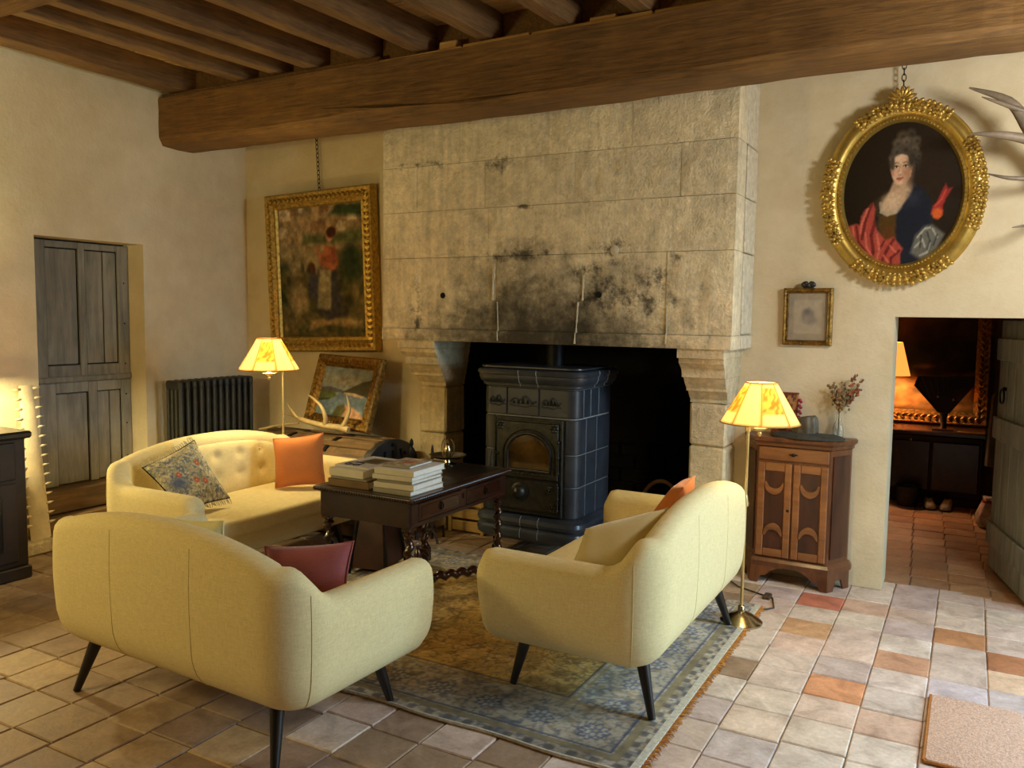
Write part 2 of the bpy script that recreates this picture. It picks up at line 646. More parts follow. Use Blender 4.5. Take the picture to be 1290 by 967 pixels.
M = dict(
    wall=plaster('lime_plaster', (204, 186, 146), (218, 202, 166), (230, 217, 186)),
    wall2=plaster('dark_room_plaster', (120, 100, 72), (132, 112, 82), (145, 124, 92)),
    beam=wood('old_oak_beam', (66, 44, 16), (142, 102, 48), axis=0, rough=0.75, scale=11, stretch=16, bumps=0.5),
    rafter=wood('oak_rafter', (70, 48, 22), (136, 100, 54), axis=1, rough=0.8, scale=12, stretch=14, bumps=0.2),
    plank=wood('ceiling_board_wood', (146, 108, 58), (214, 172, 110), axis=0, rough=0.85, scale=6, stretch=8, bumps=0.4),
    grout=plain('grout', (158, 140, 118), 0.95, var=0.2, scale=18, bumps=0.3),
    tile=tile_mat('terracotta', 'object'),
    tile_far=tile_mat('terracotta_far', 'attr'),
    stone=stone('sooty_limestone', (240, 226, 192)),
    stone2=stone('limestone', (228, 212, 176), soot=False),
    soot=plain('soot_black', (13, 12, 11), 0.95, var=0.4, scale=8, bumps=0.4),
    mortar=plain('white_mortar', (206, 196, 170), 0.95, var=0.12, scale=25, bumps=0.4),
    yellow=fabric('yellow_linen', (228, 211, 158), sheen=0.05),
    seam=plain('seam_thread', (208, 190, 132), 0.9, var=0.04),
    blackwood=plain('black_lacquered_wood', (15, 12, 12), 0.35, var=0.25, scale=12, coat=0.2),
    orange=fabric('orange_cotton', (205, 122, 62), var=0.06),
    plum=fabric('plum_velvet', (150, 82, 80), var=0.10, sheen=0.3),
    beige=fabric('beige_satin', (208, 192, 142), var=0.05, sheen=0.6),
    paleyellow=fabric('pale_cushion', (214, 206, 160), var=0.06),
    embroidery=vcol('embroidered_cloth', 0.9, bumps=0.3),
    fringe=plain('cream_fringe', (205, 190, 150), 0.95, var=0.15),
    darkwood=wood('dark_walnut', (24, 11, 7), (62, 28, 16), axis=1, rough=0.32, scale=7, stretch=7, bumps=0.08, coat=0.35),
    tabletop=wood('black_table_leather', (14, 10, 9), (26, 18, 15), axis=1, rough=0.35, scale=7, stretch=3, bumps=0.05, coat=0.1),
    twist=plain('polished_walnut', (46, 20, 11), 0.22, var=0.25, scale=14, coat=0.5),
    brassy=plain('polished_brass', (196, 160, 92), 0.22, metal=1.0, var=0.1, scale=9),
    lampbrass=plain('pale_brass', (214, 190, 130), 0.3, metal=0.85, var=0.08, scale=9),
    silver=plain('tarnished_silver', (178, 168, 140), 0.2, metal=1.0, var=0.15, scale=14),
    gold=plain('gilding', (186, 152, 72), 0.42, metal=0.75, var=0.28, scale=40, bumps=0.4),
    goldsmooth=plain('burnished_gilding', (194, 162, 80), 0.34, metal=0.8, var=0.14, scale=14, bumps=0.1),
    golddark=plain('old_gilding', (140, 106, 46), 0.42, metal=0.75, var=0.45, scale=40, bumps=0.7),
    iron=plain('black_iron', (18, 17, 17), 0.5, metal=0.6, var=0.3, scale=20),
    cast=plain('cast_iron_grey', (58, 58, 54), 0.42, metal=0.75, var=0.25, scale=24, bumps=0.25),
    rad=plain('dark_grey_radiator_paint', (48, 49, 46), 0.5, var=0.15, scale=10),
    ceramic=plain('blue_grey_glaze', (50, 55, 63), 0.34, var=0.2, scale=7, coat=0.25),
    stovegrout=plain('pale_stove_grout', (150, 152, 150), 0.9),
    dark=plain('deep_shadow_black', (6, 6, 6), 0.9),
    greydoor=wood('weathered_grey_paint', (112, 108, 98), (172, 166, 148), axis=2, rough=0.85, scale=7, stretch=9, bumps=0.4),
    greydoor_dark=wood('weathered_grey_door_paint', (98, 95, 84), (158, 152, 134), axis=2, rough=0.85, scale=7, stretch=9, bumps=0.4),
    oldplank=wood('worn_brown_step', (70, 50, 26), (138, 106, 62), axis=1, rough=0.8, scale=7, stretch=8, bumps=0.4),
    walnut=wood('cabinet_walnut', (66, 36, 18), (128, 76, 40), axis=2, rough=0.4, scale=7, stretch=8, bumps=0.1, coat=0.25),
    walnut_light=wood('cabinet_walnut_light', (104, 62, 30), (160, 104, 56), axis=0, rough=0.4, scale=7, stretch=8, bumps=0.1, coat=0.25),
    walnut_dark=wood('cabinet_walnut_panel', (42, 22, 13), (86, 46, 26), axis=2, rough=0.4, scale=7, stretch=8, bumps=0.1, coat=0.25),
    bone=plain('bone', (176, 152, 104), 0.55, var=0.15, scale=10, bumps=0.2),
    bone_white=plain('ivory_white', (226, 208, 166), 0.6, var=0.1, scale=9, bumps=0.2),
    antlerwood=plain('antler_brown', (128, 112, 92), 0.5, var=0.35, scale=7, bumps=0.3),
    trunk=plain('worn_trunk_hide', (116, 90, 56), 0.75, var=0.35, scale=8, bumps=0.5),
    trunkdark=plain('dark_trunk_leather', (38, 36, 34), 0.55, var=0.4, scale=9, bumps=0.4),
    strapwood=wood('trunk_batten', (60, 44, 26), (124, 96, 58), axis=0, rough=0.7, scale=7, stretch=8, bumps=0.3),
    crate=wood('pale_crate_wood', (140, 108, 56), (206, 172, 106), axis=0, rough=0.7, scale=7, stretch=8, bumps=0.2),
    leather=plain('reddish_brown_leather', (70, 36, 26), 0.45, var=0.3, scale=6, bumps=0.2, coat=0.15),
    paper=plain('page_white', (222, 218, 206), 0.8, var=0.06, scale=60),
    cover_white=plain('white_book_cover', (214, 208, 194), 0.45, var=0.05, scale=9),
    cover_grey=plain('grey_book_cover', (150, 144, 130), 0.45, var=0.08, scale=9),
    cover_dark=plain('dark_book_cover', (62, 56, 48), 0.45, var=0.15, scale=9),
    cover_tan=plain('tan_book_cover', (120, 92, 54), 0.5, var=0.15, scale=9),
    cover_photo=vcol('printed_cover', 0.35),
    painting=vcol('oil_painting', 0.5, spec=0.12),
    paintingmatt=vcol('old_matt_painting', 0.6),
    rug=vcol('rug_wool', 0.98, spec=0.05, bumps=0.6, scale=160),
    rugedge=plain('rug_selvedge', (192, 186, 168), 0.95, var=0.15, scale=60),
    rugfringe=plain('rug_orange_fringe', (190, 128, 56), 0.95, var=0.2, scale=60),
    mat=plain('coir_mat', (204, 164, 138), 0.98, var=0.16, scale=120, bumps=0.8),
    matedge=plain('mat_orange_edge', (166, 104, 44), 0.95),
    felt=plain('grey_green_felt', (58, 56, 46), 0.85, var=0.25, scale=14, bumps=0.4),
    hatband=plain('ribbed_grey_leather', (86, 78, 62), 0.5, var=0.35, scale=14, bumps=0.3),
    redcloth=plain('dark_red_cloth', (126, 58, 40), 0.85, var=0.3, scale=30),
    tassel=plain('crimson_tassel', (150, 40, 52), 0.85, var=0.2),
    dried=plain('dried_flower', (134, 104, 62), 0.9, var=0.4, scale=20),
    driedred=plain('dried_flower_rust', (150, 84, 52), 0.9, var=0.3, scale=20),
    stem=plain('dry_stem', (116, 96, 58), 0.9),
    clear=glass('clear_glass'),
    pane=thin_glass('picture_glass'),
    stoveglass=plain('amber_reflection_glass', (74, 54, 24), 0.12, var=0.5, scale=5, coat=0.6),  # amber reflection put into the pane's base colour
    picglass=plain('aged_print_paper', (170, 150, 108), 0.25, var=0.06, scale=6, coat=0.6),
    cable=plain('brown_cable', (70, 54, 40), 0.6),
    shoe=plain('white_shoe', (190, 176, 150), 0.7),
    greenpaint=plain('worn_oak_brown', (36, 22, 12), 0.6, var=0.3, scale=8),
    wicker=wood('wicker', (52, 32, 16), (120, 78, 40), axis=0, rough=0.8, scale=9, stretch=3, bumps=0.4),
    bag=plain('white_and_red_bag', (200, 180, 160), 0.7, var=0.25, scale=20),
    log=wood('split_log', (64, 48, 30), (150, 122, 84), axis=0, rough=0.9, scale=8, stretch=6, bumps=0.5),
)


def shade_mat(name, rgb, strength):
    """lamp shade cloth lit from inside: passes light, gives off its own warm glow"""
    m, nt, b = nodes(name)
    a = N(nt, 'ShaderNodeAttribute')
    a.attribute_name = 'Col'
    nt.links.new(a.outputs['Color'], b.inputs['Base Color'])
    b.inputs['Roughness'].default_value = 0.9
    nt.links.new(a.outputs['Color'], b.inputs['Emission Color'])
    b.inputs['Emission Strength'].default_value = strength
    tr = N(nt, 'ShaderNodeBsdfTranslucent')
    nt.links.new(a.outputs['Color'], tr.inputs['Color'])
    mx = N(nt, 'ShaderNodeMixShader')
    mx.inputs[0].default_value = 0.6
    nt.links.new(b.outputs[0], mx.inputs[1])
    nt.links.new(tr.outputs[0], mx.inputs[2])
    nt.links.new(mx.outputs[0], nt.nodes['Material Output'].inputs['Surface'])
    return m


M['shade'] = shade_mat('lit_paper_shade', (250, 214, 140), 0.85)
M['shade_seam'] = plain('shade_seam', (190, 140, 70), 0.8)
M['bulb'] = emit('bulb_glow', (255, 226, 160), 9.0)
M['shade2'] = emit('amber_shade', (255, 164, 70), 1.3)

# ================================================================== the room
XL = -5.40          # face of the left wall
YB, YBL = 5.26, 5.05  # faces of the back wall, right and left of the chimney

# ---- walls
wl = struct('wall_left')
b = MB()
b.box(-5.78, XL, -3.3, 3.23, 0, 3.42)
b.box(-5.78, XL, 4.045, 5.6, 0, 3.42)
b.box(-5.78, XL, 3.23, 4.045, 2.085, 3.42)
b.build('plaster', M['wall'], wl)
MB().cbox(XL, -5.235, 2.86, 3.225, 0, 0.085, 0.012).build('plinth', M['stone2'], struct('trim_1'))
trim2 = struct('trim_2')
# threshold boards below the old door
for i, (z0, z1, xx) in enumerate(((0.195, 0.352, -5.425), (0.0, 0.185, -5.36))):
    MB().cbox(-5.70, xx, 3.235, 4.04, z0, z1, 0.008).build('step_board', M['oldplank'], trim2)

wb = struct('wall_back')
b = MB()
b.box(-5.78, -3.585, YBL, 5.6, 0, 3.42)
b.box(-3.585, -1.31, 5.30, 6.3, 1.50, 3.42)
b.box(-1.325, -0.395, YB, 5.53, 0, 3.42)
b.box(0.375, 2.75, YB, 5.53, 0, 3.42)
b.box(-0.395, 0.375, YB, 5.53, 1.622, 3.42)
b.build('plaster', M['wall'], wb)

wr = struct('wall_right')
b = MB()
b.box(2.45, 2.75, -3.3, 3.10, 0, 3.42)
b.box(2.45, 2.75, 4.60, YB, 0, 3.42)
b.box(2.45, 2.75, 3.10, 4.60, 0, 0.70)
b.box(2.45, 2.75, 3.10, 4.60, 2.30, 3.42)
b.build('plaster', M['wall'], wr)
wf = struct('wall_front')
MB().box(-5.78, 2.75, -3.3, -3.0, 0, 3.42).build('unseen_dark_facing', M['oldplank'], wf)  # unseen wall, given a dark facing to cut bounced daylight
w1 = struct('window_1')
b = MB()
for y0, y1 in ((3.10, 3.16), (4.54, 4.60), (3.82, 3.88)):
    b.box(2.62, 2.68, y0, y1, 0.70, 2.30)
for z0, z1 in ((0.70, 0.76), (2.24, 2.30)):
    b.box(2.62, 2.68, 3.10, 4.60, z0, z1)
b.build('window_frame', M['greydoor'], w1)

# ---- fireplace niche behind the chimney breast
nb = MB()
nb.box(-3.70, -3.40, 5.27, 6.3, 0, 1.5)
nb.box(-1.48, -1.325, 5.27, 6.3, 0, 1.5)
nb.box(-3.70, -1.325, 6.0, 6.3, 0, 1.5)
nb.box(-3.70, -1.325, 5.27, 6.3, 1.47, 1.5)
wn = struct('wall_niche')
nb.build('sooted_lining', M['soot'], wn)
# faint fire bricks at the back of the hearth
brick = MB().cbox(-0.11, 0.11, -0.02, 0.02, -0.045, 0.045, 0.008).mesh('brick', M['soot'])
for r in range(6):
    for c in range(8):
        o = link('brick', brick, wn, (-3.28 + c * 0.235 + (r % 2) * 0.11, 5.985, 0.06 + r * 0.103))

# ---- ceiling: boards, rafters, main beam
ce = struct('ceiling')
MB().box(-5.78, 2.75, -3.3, 5.6, 3.42, 3.50).build('ceiling_boarding', M['plank'], ce)
y = 1.1
k = 0
while y < 4.55:
    w = random.uniform(0.105, 0.155)
    x = -5.42 - random.uniform(0, 0.8)
    while x < 1.2:
        L = random.uniform(1.3, 2.2)
        zz = 3.372 + random.uniform(-0.004, 0.006)
        MB().cbox(max(x, -5.42), x + L - 0.006, y, y + w - 0.006, zz, zz + 0.03, 0.003).build('ceiling_plank', M['plank'], ce)
        x += L
    y += w
rx = [-5.22, -4.56, -4.23, -3.90, -3.46, -3.04, -2.57, -2.06, -1.61, -1.16, -0.72, -0.28, 0.18, 0.64]
for i, x in enumerate(rx):
    w = random.uniform(0.085, 0.105)
    h = random.uniform(0.155, 0.175)
    if i == 0:
        w, h = 0.17, 0.16
    mb = MB()
    rings = []
    for t in range(13):
        yy = 1.0 + t * (4.42 - 1.0) / 12
        xo = x - 0.074 * (4.2 - yy) * (0.3 if i == 0 else 1) + random.uniform(-0.004, 0.004)
        zo = 3.372 - h + random.uniform(-0.004, 0.004)
        c = 0.006
        rings.append([(xo - w / 2 + c, yy, zo), (xo + w / 2 - c, yy, zo), (xo + w / 2, yy, zo + c), (xo + w / 2, yy, 3.372), (xo - w / 2, yy, 3.372), (xo - w / 2, yy, zo + c)])
    mb.strip(rings).build('rafter', M['rafter'], ce)
# filling between the rafters where they meet the beam, broken boards on the beam
for i in range(len(rx) - 1):
    x0, x1 = rx[i] + 0.06, rx[i + 1] - 0.06
    MB().cbox(x0, x1, 4.33, 4.40, 3.19, 3.372, 0.01).build('filler_board', M['rafter'], ce)
    if i >= 4 and i % 2:
        xm = x0 + random.uniform(0.02, 0.12)
        MB().cbox(xm, xm + random.uniform(0.1, 0.2), 4.235, 4.33, 3.185, 3.185 + random.uniform(0.03, 0.05), 0.004).build('wedge', M['plank'], ce)
MB().cbox(-5.40, -3.35, 4.235, 4.47, 3.165, 3.215, 0.01, jit=0.004).build('wall_plate', M['rafter'], ce)
x = -3.34
while x < 1.0:
    L = random.uniform(0.25, 0.75)
    MB().cbox(x, x + L - 0.01, 4.225, 4.45, 3.170, 3.185 + random.uniform(0.0, 0.012), 0.004, jit=0.003).build('broken_board', M['plank'], ce)
    x += L
# main beam with a long drying crack in its front face
mb = MB()
rings = []
nx = 70
for i in range(nx + 1):
    x = -5.42 + i * (2.44 + 5.42) / nx
    sg = 0.007 * math.sin(x * 1.7) + 0.005 * math.sin(x * 4.1 + 1)
    yf, yk = 4.205 + sg + random.uniform(-0.003, 0.003), 4.535 + random.uniform(-0.004, 0.004) + 0.01 * math.sin(x * 2.2)
    zb = 2.822 + 0.006 * math.sin(x * 1.3 + 2) + random.uniform(-0.003, 0.003)
    zt = 3.172
    zc = 2.90 + (-0.03 - 0.01 * math.sin(x * 2)) + (0.05 * max(0.0, (-2.8 - x)) if x < -2.8 else 0)
    cw = 1.3 * max(0.0, min(1.0, (x + 3.9) / 0.5)) * max(0.0, min(1.0, (-1.0 - x) / 0.5)) * (0.006 + 0.003 * math.sin(x * 9))
    c = 0.035 + 0.012 * math.sin(x * 3.3)
    e = max(0.0, 1 - (x + 5.42) / 0.12)   # hewn end
    rings.append([(x, yf, zt), (x, yf + 0.004, (zt + zc) / 2), (x, yf, zc + cw), (x, yf + cw * 3.5, zc), (x, yf, zc - cw), (x, yf + 0.003, zb + c + 0.02), (x, yf + 0.035, zb + 0.008),
                  (x, yf + 0.17, zb), (x, yk - 0.03, zb + 0.004), (x, yk, zb + 0.04), (x, yk, zt)])
mb.strip(rings).build('main_beam', M['beam'], ce)
# second beam, nearer the camera, only its far lower edge shows
mb = MB()
rings = []
for i in range(21):
    x = -5.42 + i * (2.44 + 5.42) / 20
    d = 0.006 * math.sin(x * 2.3)
    rings.append([(x, 1.75, 3.172), (x, 1.75, 2.86), (x, 1.78, 2.82 + d), (x, 2.06, 2.82 + d), (x, 2.095 + d, 2.85), (x, 2.095 + d, 3.172)])
mb.strip(rings).build('cross_beam', M['beam'], ce)

# ---- floor: grout bed, then single terracotta tiles
fl = struct('floor')
MB().box(-5.78, 2.75, -3.3, 9.3, -0.06, -0.012).build('grout_bed', M['grout'], fl)
PT = 0.2338
cyw, syw = math.cos(YAW), math.sin(YAW)
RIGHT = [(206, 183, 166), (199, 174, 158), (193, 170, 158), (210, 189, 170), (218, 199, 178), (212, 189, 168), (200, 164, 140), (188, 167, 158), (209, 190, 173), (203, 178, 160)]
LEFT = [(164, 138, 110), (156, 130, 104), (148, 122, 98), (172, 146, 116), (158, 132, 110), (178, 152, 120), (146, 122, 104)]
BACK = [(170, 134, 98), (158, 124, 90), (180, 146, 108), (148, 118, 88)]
SPECIAL = {}


def special(cx, cy, rgb):
    SPECIAL[(round((cx + 0.092 - PT / 2) / PT), round((cy - 3.6 - PT / 2) / PT))] = rgb


def proj(p):
    d = Vector(p) - S.camera.matrix_world.translation
    q = S.camera.matrix_world.to_3x3().transposed() @ d
    if q.z > -0.1:
        return None
    return 645 - F_PX * q.x / q.z, 483.5 + F_PX * q.y / q.z


# singular tiles: pale, white and orange ones
for (cx, cy, rgb) in ((-0.68, 4.85, (190, 116, 90)), (-0.445, 3.70, (208, 144, 102)), (-0.45, 3.48, (214, 192, 156)), (-0.68, 4.16, (214, 190, 156)),
                      (-0.445, 4.17, (212, 192, 160)), (-0.21, 3.93, (214, 198, 168)), (0.02, 3.93, (204, 192, 174)), (-0.21, 4.17, (198, 150, 118)),
                      (-0.68, 3.25, (214, 196, 160)), (0.26, 4.17, (214, 186, 140)), (-0.45, 2.78, (206, 186, 156)), (0.02, 4.64, (178, 126, 86)), (0.26, 4.4, (168, 112, 76)),
                      (-0.68, 4.4, (196, 152, 112)), (-0.68, 3.01, (200, 190, 168))):
    special(cx, cy, (rgb[0], rgb[1] - 8, rgb[2] + 6) if rgb[2] > 130 else rgb)
cand = []
for i in range(-24, 12):
    for j in range(-14, 8):
        x, y = -0.092 + (i + 0.5) * PT, 3.6 + (j + 0.5) * PT
        if x < XL - 0.1 or x > 2.4 or y > 5.40 or y < 0.3:
            continue
        if y > 5.05 and x < -3.6:
            continue
        cand.append((x, y, i, j, 0))
for i in range(-6, 8):
    for j in range(0, 16):
        cand.append((-0.04 + (i + 0.5) * 0.215 - 0.01 * j, 5.42 + (j + 0.5) * 0.217, i, j, 1))
scored = []
for c in cand:
    p = proj((c[0], c[1], 0))
    q, r = proj((c[0] + PT, c[1], 0)), proj((c[0], c[1] + PT, 0))
    vis = p and -30 < p[0] < 1320 and p[1] < 995
    under = -3.2 < c[0] < -1.1 and 2.75 < c[1] < 4.42
    if c[4] and not (-0.5 + (c[1] - 5.26) * -0.08 < c[0] < 0.36):
        vis = False
    if -3.2 < c[0] < -1.95 and 2.62 < c[1]:
        vis = False
    area = abs((q[0] - p[0]) * (r[1] - p[1]) - (q[1] - p[1]) * (r[0] - p[0])) if vis and q and r else 0
    scored.append((0 if under else area, c))
scored.sort(key=lambda t: -t[0])
TILES = []
for v in range(6):
    mb = MB()
    h = PT / 2 - 0.0028
    P4 = [(-h + random.uniform(-.003, .002), -h + random.uniform(-.003, .002)), (h + random.uniform(-.002, .003), -h + random.uniform(-.003, .002)),
          (h + random.uniform(-.002, .003), h + random.uniform(-.002, .003)), (-h + random.uniform(-.003, .002), h + random.uniform(-.002, .003))]
    ch = 0.005
    tp = [(x * (1 - ch / h), y * (1 - ch / h), 0.0) for x, y in P4]
    mb.add([(x, y, -0.025) for x, y in P4] + [(x, y, -0.0045) for x, y in P4] + tp, [(8, 9, 10, 11)] + [(a, (a + 1) % 4, 4 + (a + 1) % 4, 4 + a) for a in range(4)] + [(4 + a, 4 + (a + 1) % 4, 8 + (a + 1) % 4, 8 + a) for a in range(4)])
    TILES.append(mb.mesh('tile', M['tile']))


def tile_colour(x, y, i, j, room2):
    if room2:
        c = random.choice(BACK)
    elif (i, j) in SPECIAL:
        c = SPECIAL[(i, j)]
    else:
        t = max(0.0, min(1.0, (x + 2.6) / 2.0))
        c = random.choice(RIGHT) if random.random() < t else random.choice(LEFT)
    k = random.uniform(0.93, 1.07)
    return tuple(min(1, q * k) for q in lin(c))


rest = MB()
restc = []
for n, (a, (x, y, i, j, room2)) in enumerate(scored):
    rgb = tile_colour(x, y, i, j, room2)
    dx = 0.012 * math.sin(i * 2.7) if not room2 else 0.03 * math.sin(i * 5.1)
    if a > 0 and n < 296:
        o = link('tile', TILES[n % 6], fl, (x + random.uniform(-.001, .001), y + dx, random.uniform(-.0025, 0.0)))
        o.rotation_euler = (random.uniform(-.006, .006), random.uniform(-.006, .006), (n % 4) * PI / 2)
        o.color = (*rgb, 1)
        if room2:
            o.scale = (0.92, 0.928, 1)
    else:
        h = PT / 2 * (0.92 if room2 else 1) - 0.004
        rest.cbox(x - h, x + h, y + dx - h, y + dx + h, -0.025, -0.001, 0.004)
        restc += [rgb] * 24
me = rest.mesh('tile_field', M['tile_far'])
ca = me.color_attributes.new('Col', 'FLOAT_COLOR', 'POINT')
ca.data.foreach_set('color', np.hstack([np.array(restc), np.ones((len(restc), 1))]).astype(np.float32).ravel())
tag(link('tile_field', me, fl), kind='stuff')

# ---- the old two-leaf door in the left wall
d1 = struct('door_1')


def grey(name, y0, y1, z0, z1, x0, x1, m='greydoor_dark', b=0.004):
    return MB().cbox(x0, x1, y0, y1, z0, z1, b).build(name, M[m], d1)


DX = -5.595
grey('stile', 3.235, 3.315, 0.355, 2.076, DX - 0.03, DX - 0.004, 'greydoor_dark')
# upper leaf: panels set back, stiles and rails proud
for (y0, y1) in ((3.32, 3.405), (3.645, 3.695), (3.955, 4.04)):
    grey('stile', y0, y1, 1.125, 2.074, DX, DX + 0.022)
for (z0, z1) in ((1.125, 1.205), (2.028, 2.074)):
    for (y0, y1) in ((3.406, 3.644), (3.696, 3.954)):
        grey('rail', y0, y1, z0, z1, DX, DX + 0.021)
for (y0, y1) in ((3.412, 3.638), (3.702, 3.838), (3.846, 3.948)):
    grey('panel', y0, y1, 1.212, 2.021, DX - 0.018, DX + 0.008)
# weather rail between the leaves
MB().cbox(DX - 0.01, DX + 0.035, 3.30, 4.045, 1.085, 1.128, 0.008).build('rail', M['greydoor_dark'], d1)
# lower leaf
for (y0, y1) in ((3.32, 3.455), (3.70, 3.765), (3.965, 4.04)):
    grey('stile', y0, y1, 0.355, 1.083, DX, DX + 0.022, 'greydoor')
for (y0, y1) in ((3.456, 3.699), (3.766, 3.964)):
    grey('rail', y0, y1, 1.01, 1.083, DX, DX + 0.021, 'greydoor')
for (y0, y1) in ((3.462, 3.693), (3.772, 3.867), (3.874, 3.958)):
    grey('panel', y0, y1, 0.36, 1.003, DX - 0.018, DX + 0.008, 'greydoor')
MB().box(-5.72, -5.63, 3.2, 4.08, 0.35, 2.09).build('backing', M['dark'], d1)
nb = MB()
for z in (0.5, 0.75, 0.97, 1.2, 1.5, 1.8):
    nb.ell((DX + 0.024, 4.0, z), 0.006)
nb.build('nail', M['iron'], d1)

# ---- doorway to the second room: grey plank door standing open
d2 = struct('door_2')
hx, hy = 0.352, 5.30
ang = math.atan2(6.125 - 5.30, 0.165 - 0.352)
mx = Matrix.Translation((hx, hy, 0)) @ Matrix.Rotation(ang, 4, 'Z')
for i in range(5):
    MB().cbox(0.01 + i * 0.166, 0.01 + (i + 1) * 0.166 - 0.004, -0.045, 0.0, 0.02, 1.612, 0.004, mx).build('plank', M['greydoor_dark'], d2)
for z0, z1 in ((0.18, 0.32), (0.86, 1.0), (1.36, 1.5)):
    MB().cbox(0.02, 0.83, 0.0, 0.024, z0, z1, 0.006, mx).build('ledge', M['greydoor_dark'], d2)
rg = MB()
rg.tube([mx @ Vector((0.66 + 0.045 * math.cos(a), 0.012 + 0.012, 1.14 + 0.045 * math.sin(a))) for a in [2 * PI * k / 20 for k in range(20)]], 0.006, 8, closed=True)
rg.ell(tuple(mx @ Vector((0.66, 0.012, 1.185))), 0.014)
rg.build('ring_handle', M['iron'], d2, True)

# ---- second room shell
w5 = struct('wall_second_room')
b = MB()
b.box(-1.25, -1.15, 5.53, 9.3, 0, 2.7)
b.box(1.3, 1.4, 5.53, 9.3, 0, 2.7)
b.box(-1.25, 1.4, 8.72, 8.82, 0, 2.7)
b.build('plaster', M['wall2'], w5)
MB().box(-1.25, 1.4, 5.53, 8.8, 2.7, 2.8).build('ceiling_boards', M['plank'], w5)

# ================================================================== chimney breast
fp = thing('fireplace', 'huge soot-stained stone chimney breast with carved corbels over a black hearth', 'fireplace', (-2.49, 4.8, 0))
FX, FY = -2.49, 4.8


def fbox(name, x0, x1, y0, y1, z0, z1, m='stone', b=0.008, jit=0.0):
    return MB().cbox(x0 - FX, x1 - FX, y0 - FY, y1 - FY, z0, z1, b, jit=jit).build(name, M[m], fp)


fbox('core', -3.73, -1.235, 4.84, 5.30, 1.47, 3.41, 'stone2')
X0, X1 = -3.758, -1.218


def course(z0, z1, joints, y=4.80, dep=0.2, m='stone', name='stone_block'):
    xs = [X0] + joints + [X1]
    for a, c in zip(xs[:-1], xs[1:]):
        p = random.uniform(-0.002, 0.002)
        mb = MB()
        g = 0.0009
        # a block with a slightly uneven face
        nx_, nz_ = 7, 5
        front = []
        for j in range(nz_):
            for i in range(nx_):
                u, w = i / (nx_ - 1), j / (nz_ - 1)
                e = 0.0025 if i in (0, nx_ - 1) or j in (0, nz_ - 1) else random.uniform(-0.003, 0.003)
                front.append((a + g + (c - a - 2 * g) * u - FX, y + p + e - FY, z0 + g + (z1 - z0 - 2 * g) * w))
        fs = [(j * nx_ + i, j * nx_ + i + 1, (j + 1) * nx_ + i + 1, (j + 1) * nx_ + i) for j in range(nz_ - 1) for i in range(nx_ - 1)]
        loop = [i for i in range(nx_)] + [j * nx_ + nx_ - 1 for j in range(1, nz_)] + [(nz_ - 1) * nx_ + i for i in range(nx_ - 2, -1, -1)] + [j * nx_ for j in range(nz_ - 2, 0, -1)]
        nF = len(front)
        back = [(front[i][0], y + dep - FY, front[i][2]) for i in loop]
        for k in range(len(loop)):
            k2 = (k + 1) % len(loop)
            fs.append((loop[k], loop[k2], nF + k2, nF + k))
        mb.add(front + back, fs)
        mb.build(name, M[m], fp)


course(1.415, 1.497, [-3.33, -2.775, -2.205, -1.61], 4.785, 0.45, name='lintel_stone')
course(1.498, 1.993, [-3.42, -2.80, -2.195, -1.62])
course(1.994, 2.315, [-2.87, -2.512, -1.97])
course(2.316, 2.628, [-3.46, -2.90, -2.24, -1.965, -1.55])
course(2.629, 3.05, [-3.107, -2.432, -1.862])
course(3.056, 3.40, [-2.9, -2.1])
# right-hand flank, window light put into its colour with the pale mortar
for z0, z1 in ((1.415, 1.497), (1.503, 1.99), (1.996, 2.312), (2.318, 2.625), (2.631, 3.05), (3.056, 3.40)):
    fbox('flank_stone', -1.30, -1.212 + random.uniform(-.003, .003), 5.01, 5.262, z0, z1, 'mortar', 0.006, 0.003)


def streak(pts, w, name='mortar_streak', m='mortar'):
    """a ragged run of mortar smeared over a joint"""
    mb = MB()
    rings = []
    for i in range(len(pts) - 1):
        for t in np.linspace(0, 1, 14):
            x = pts[i][0] + (pts[i + 1][0] - pts[i][0]) * t
            z = pts[i][1] + (pts[i + 1][1] - pts[i][1]) * t
            ww = w * random.uniform(0.35, 1.2)
            yb, yt = (4.812 if z > 1.497 else 4.797) - FY, (4.7975 if z > 1.497 else 4.7825) - random.uniform(0, 0.001) - FY
            rings.append([(x - ww - FX, yb, z), (x - ww * 0.6 - FX, yt, z), (x + ww * 0.6 - FX, yt, z), (x + ww - FX, yb, z)])
    mb.strip(rings).build(name, M[m], fp)


streak([(-2.826, 1.925), (-2.832, 1.70)], 0.013)
streak([(-2.795, 1.69), (-2.782, 1.43)], 0.006)
streak([(-2.167, 1.86), (-2.170, 1.70)], 0.010)
streak([(-2.200, 1.69), (-2.214, 1.425)], 0.008)
streak([(-3.47, 1.87), (-3.476, 1.80)], 0.014)
streak([(-1.615, 1.66), (-1.61, 1.44)], 0.006)
mb = MB()
mb.ell((-1.96 - FX, 4.802 - FY, 2.01), (0.03, 0.0055, 0.034), 9, 5)
mb.build('mortar_patch', M['mortar'], fp)
# two old sockets
for (x, z) in ((-3.234, 1.732), (-2.06, 1.737)):
    MB().lathe([(0.021, 0), (0.021, 0.004)], 12, m=Matrix.Translation((x - FX, 4.802 - FY, z)) @ Matrix.Rotation(PI / 2, 4, 'X')).build('socket_hole', M['dark'], fp)
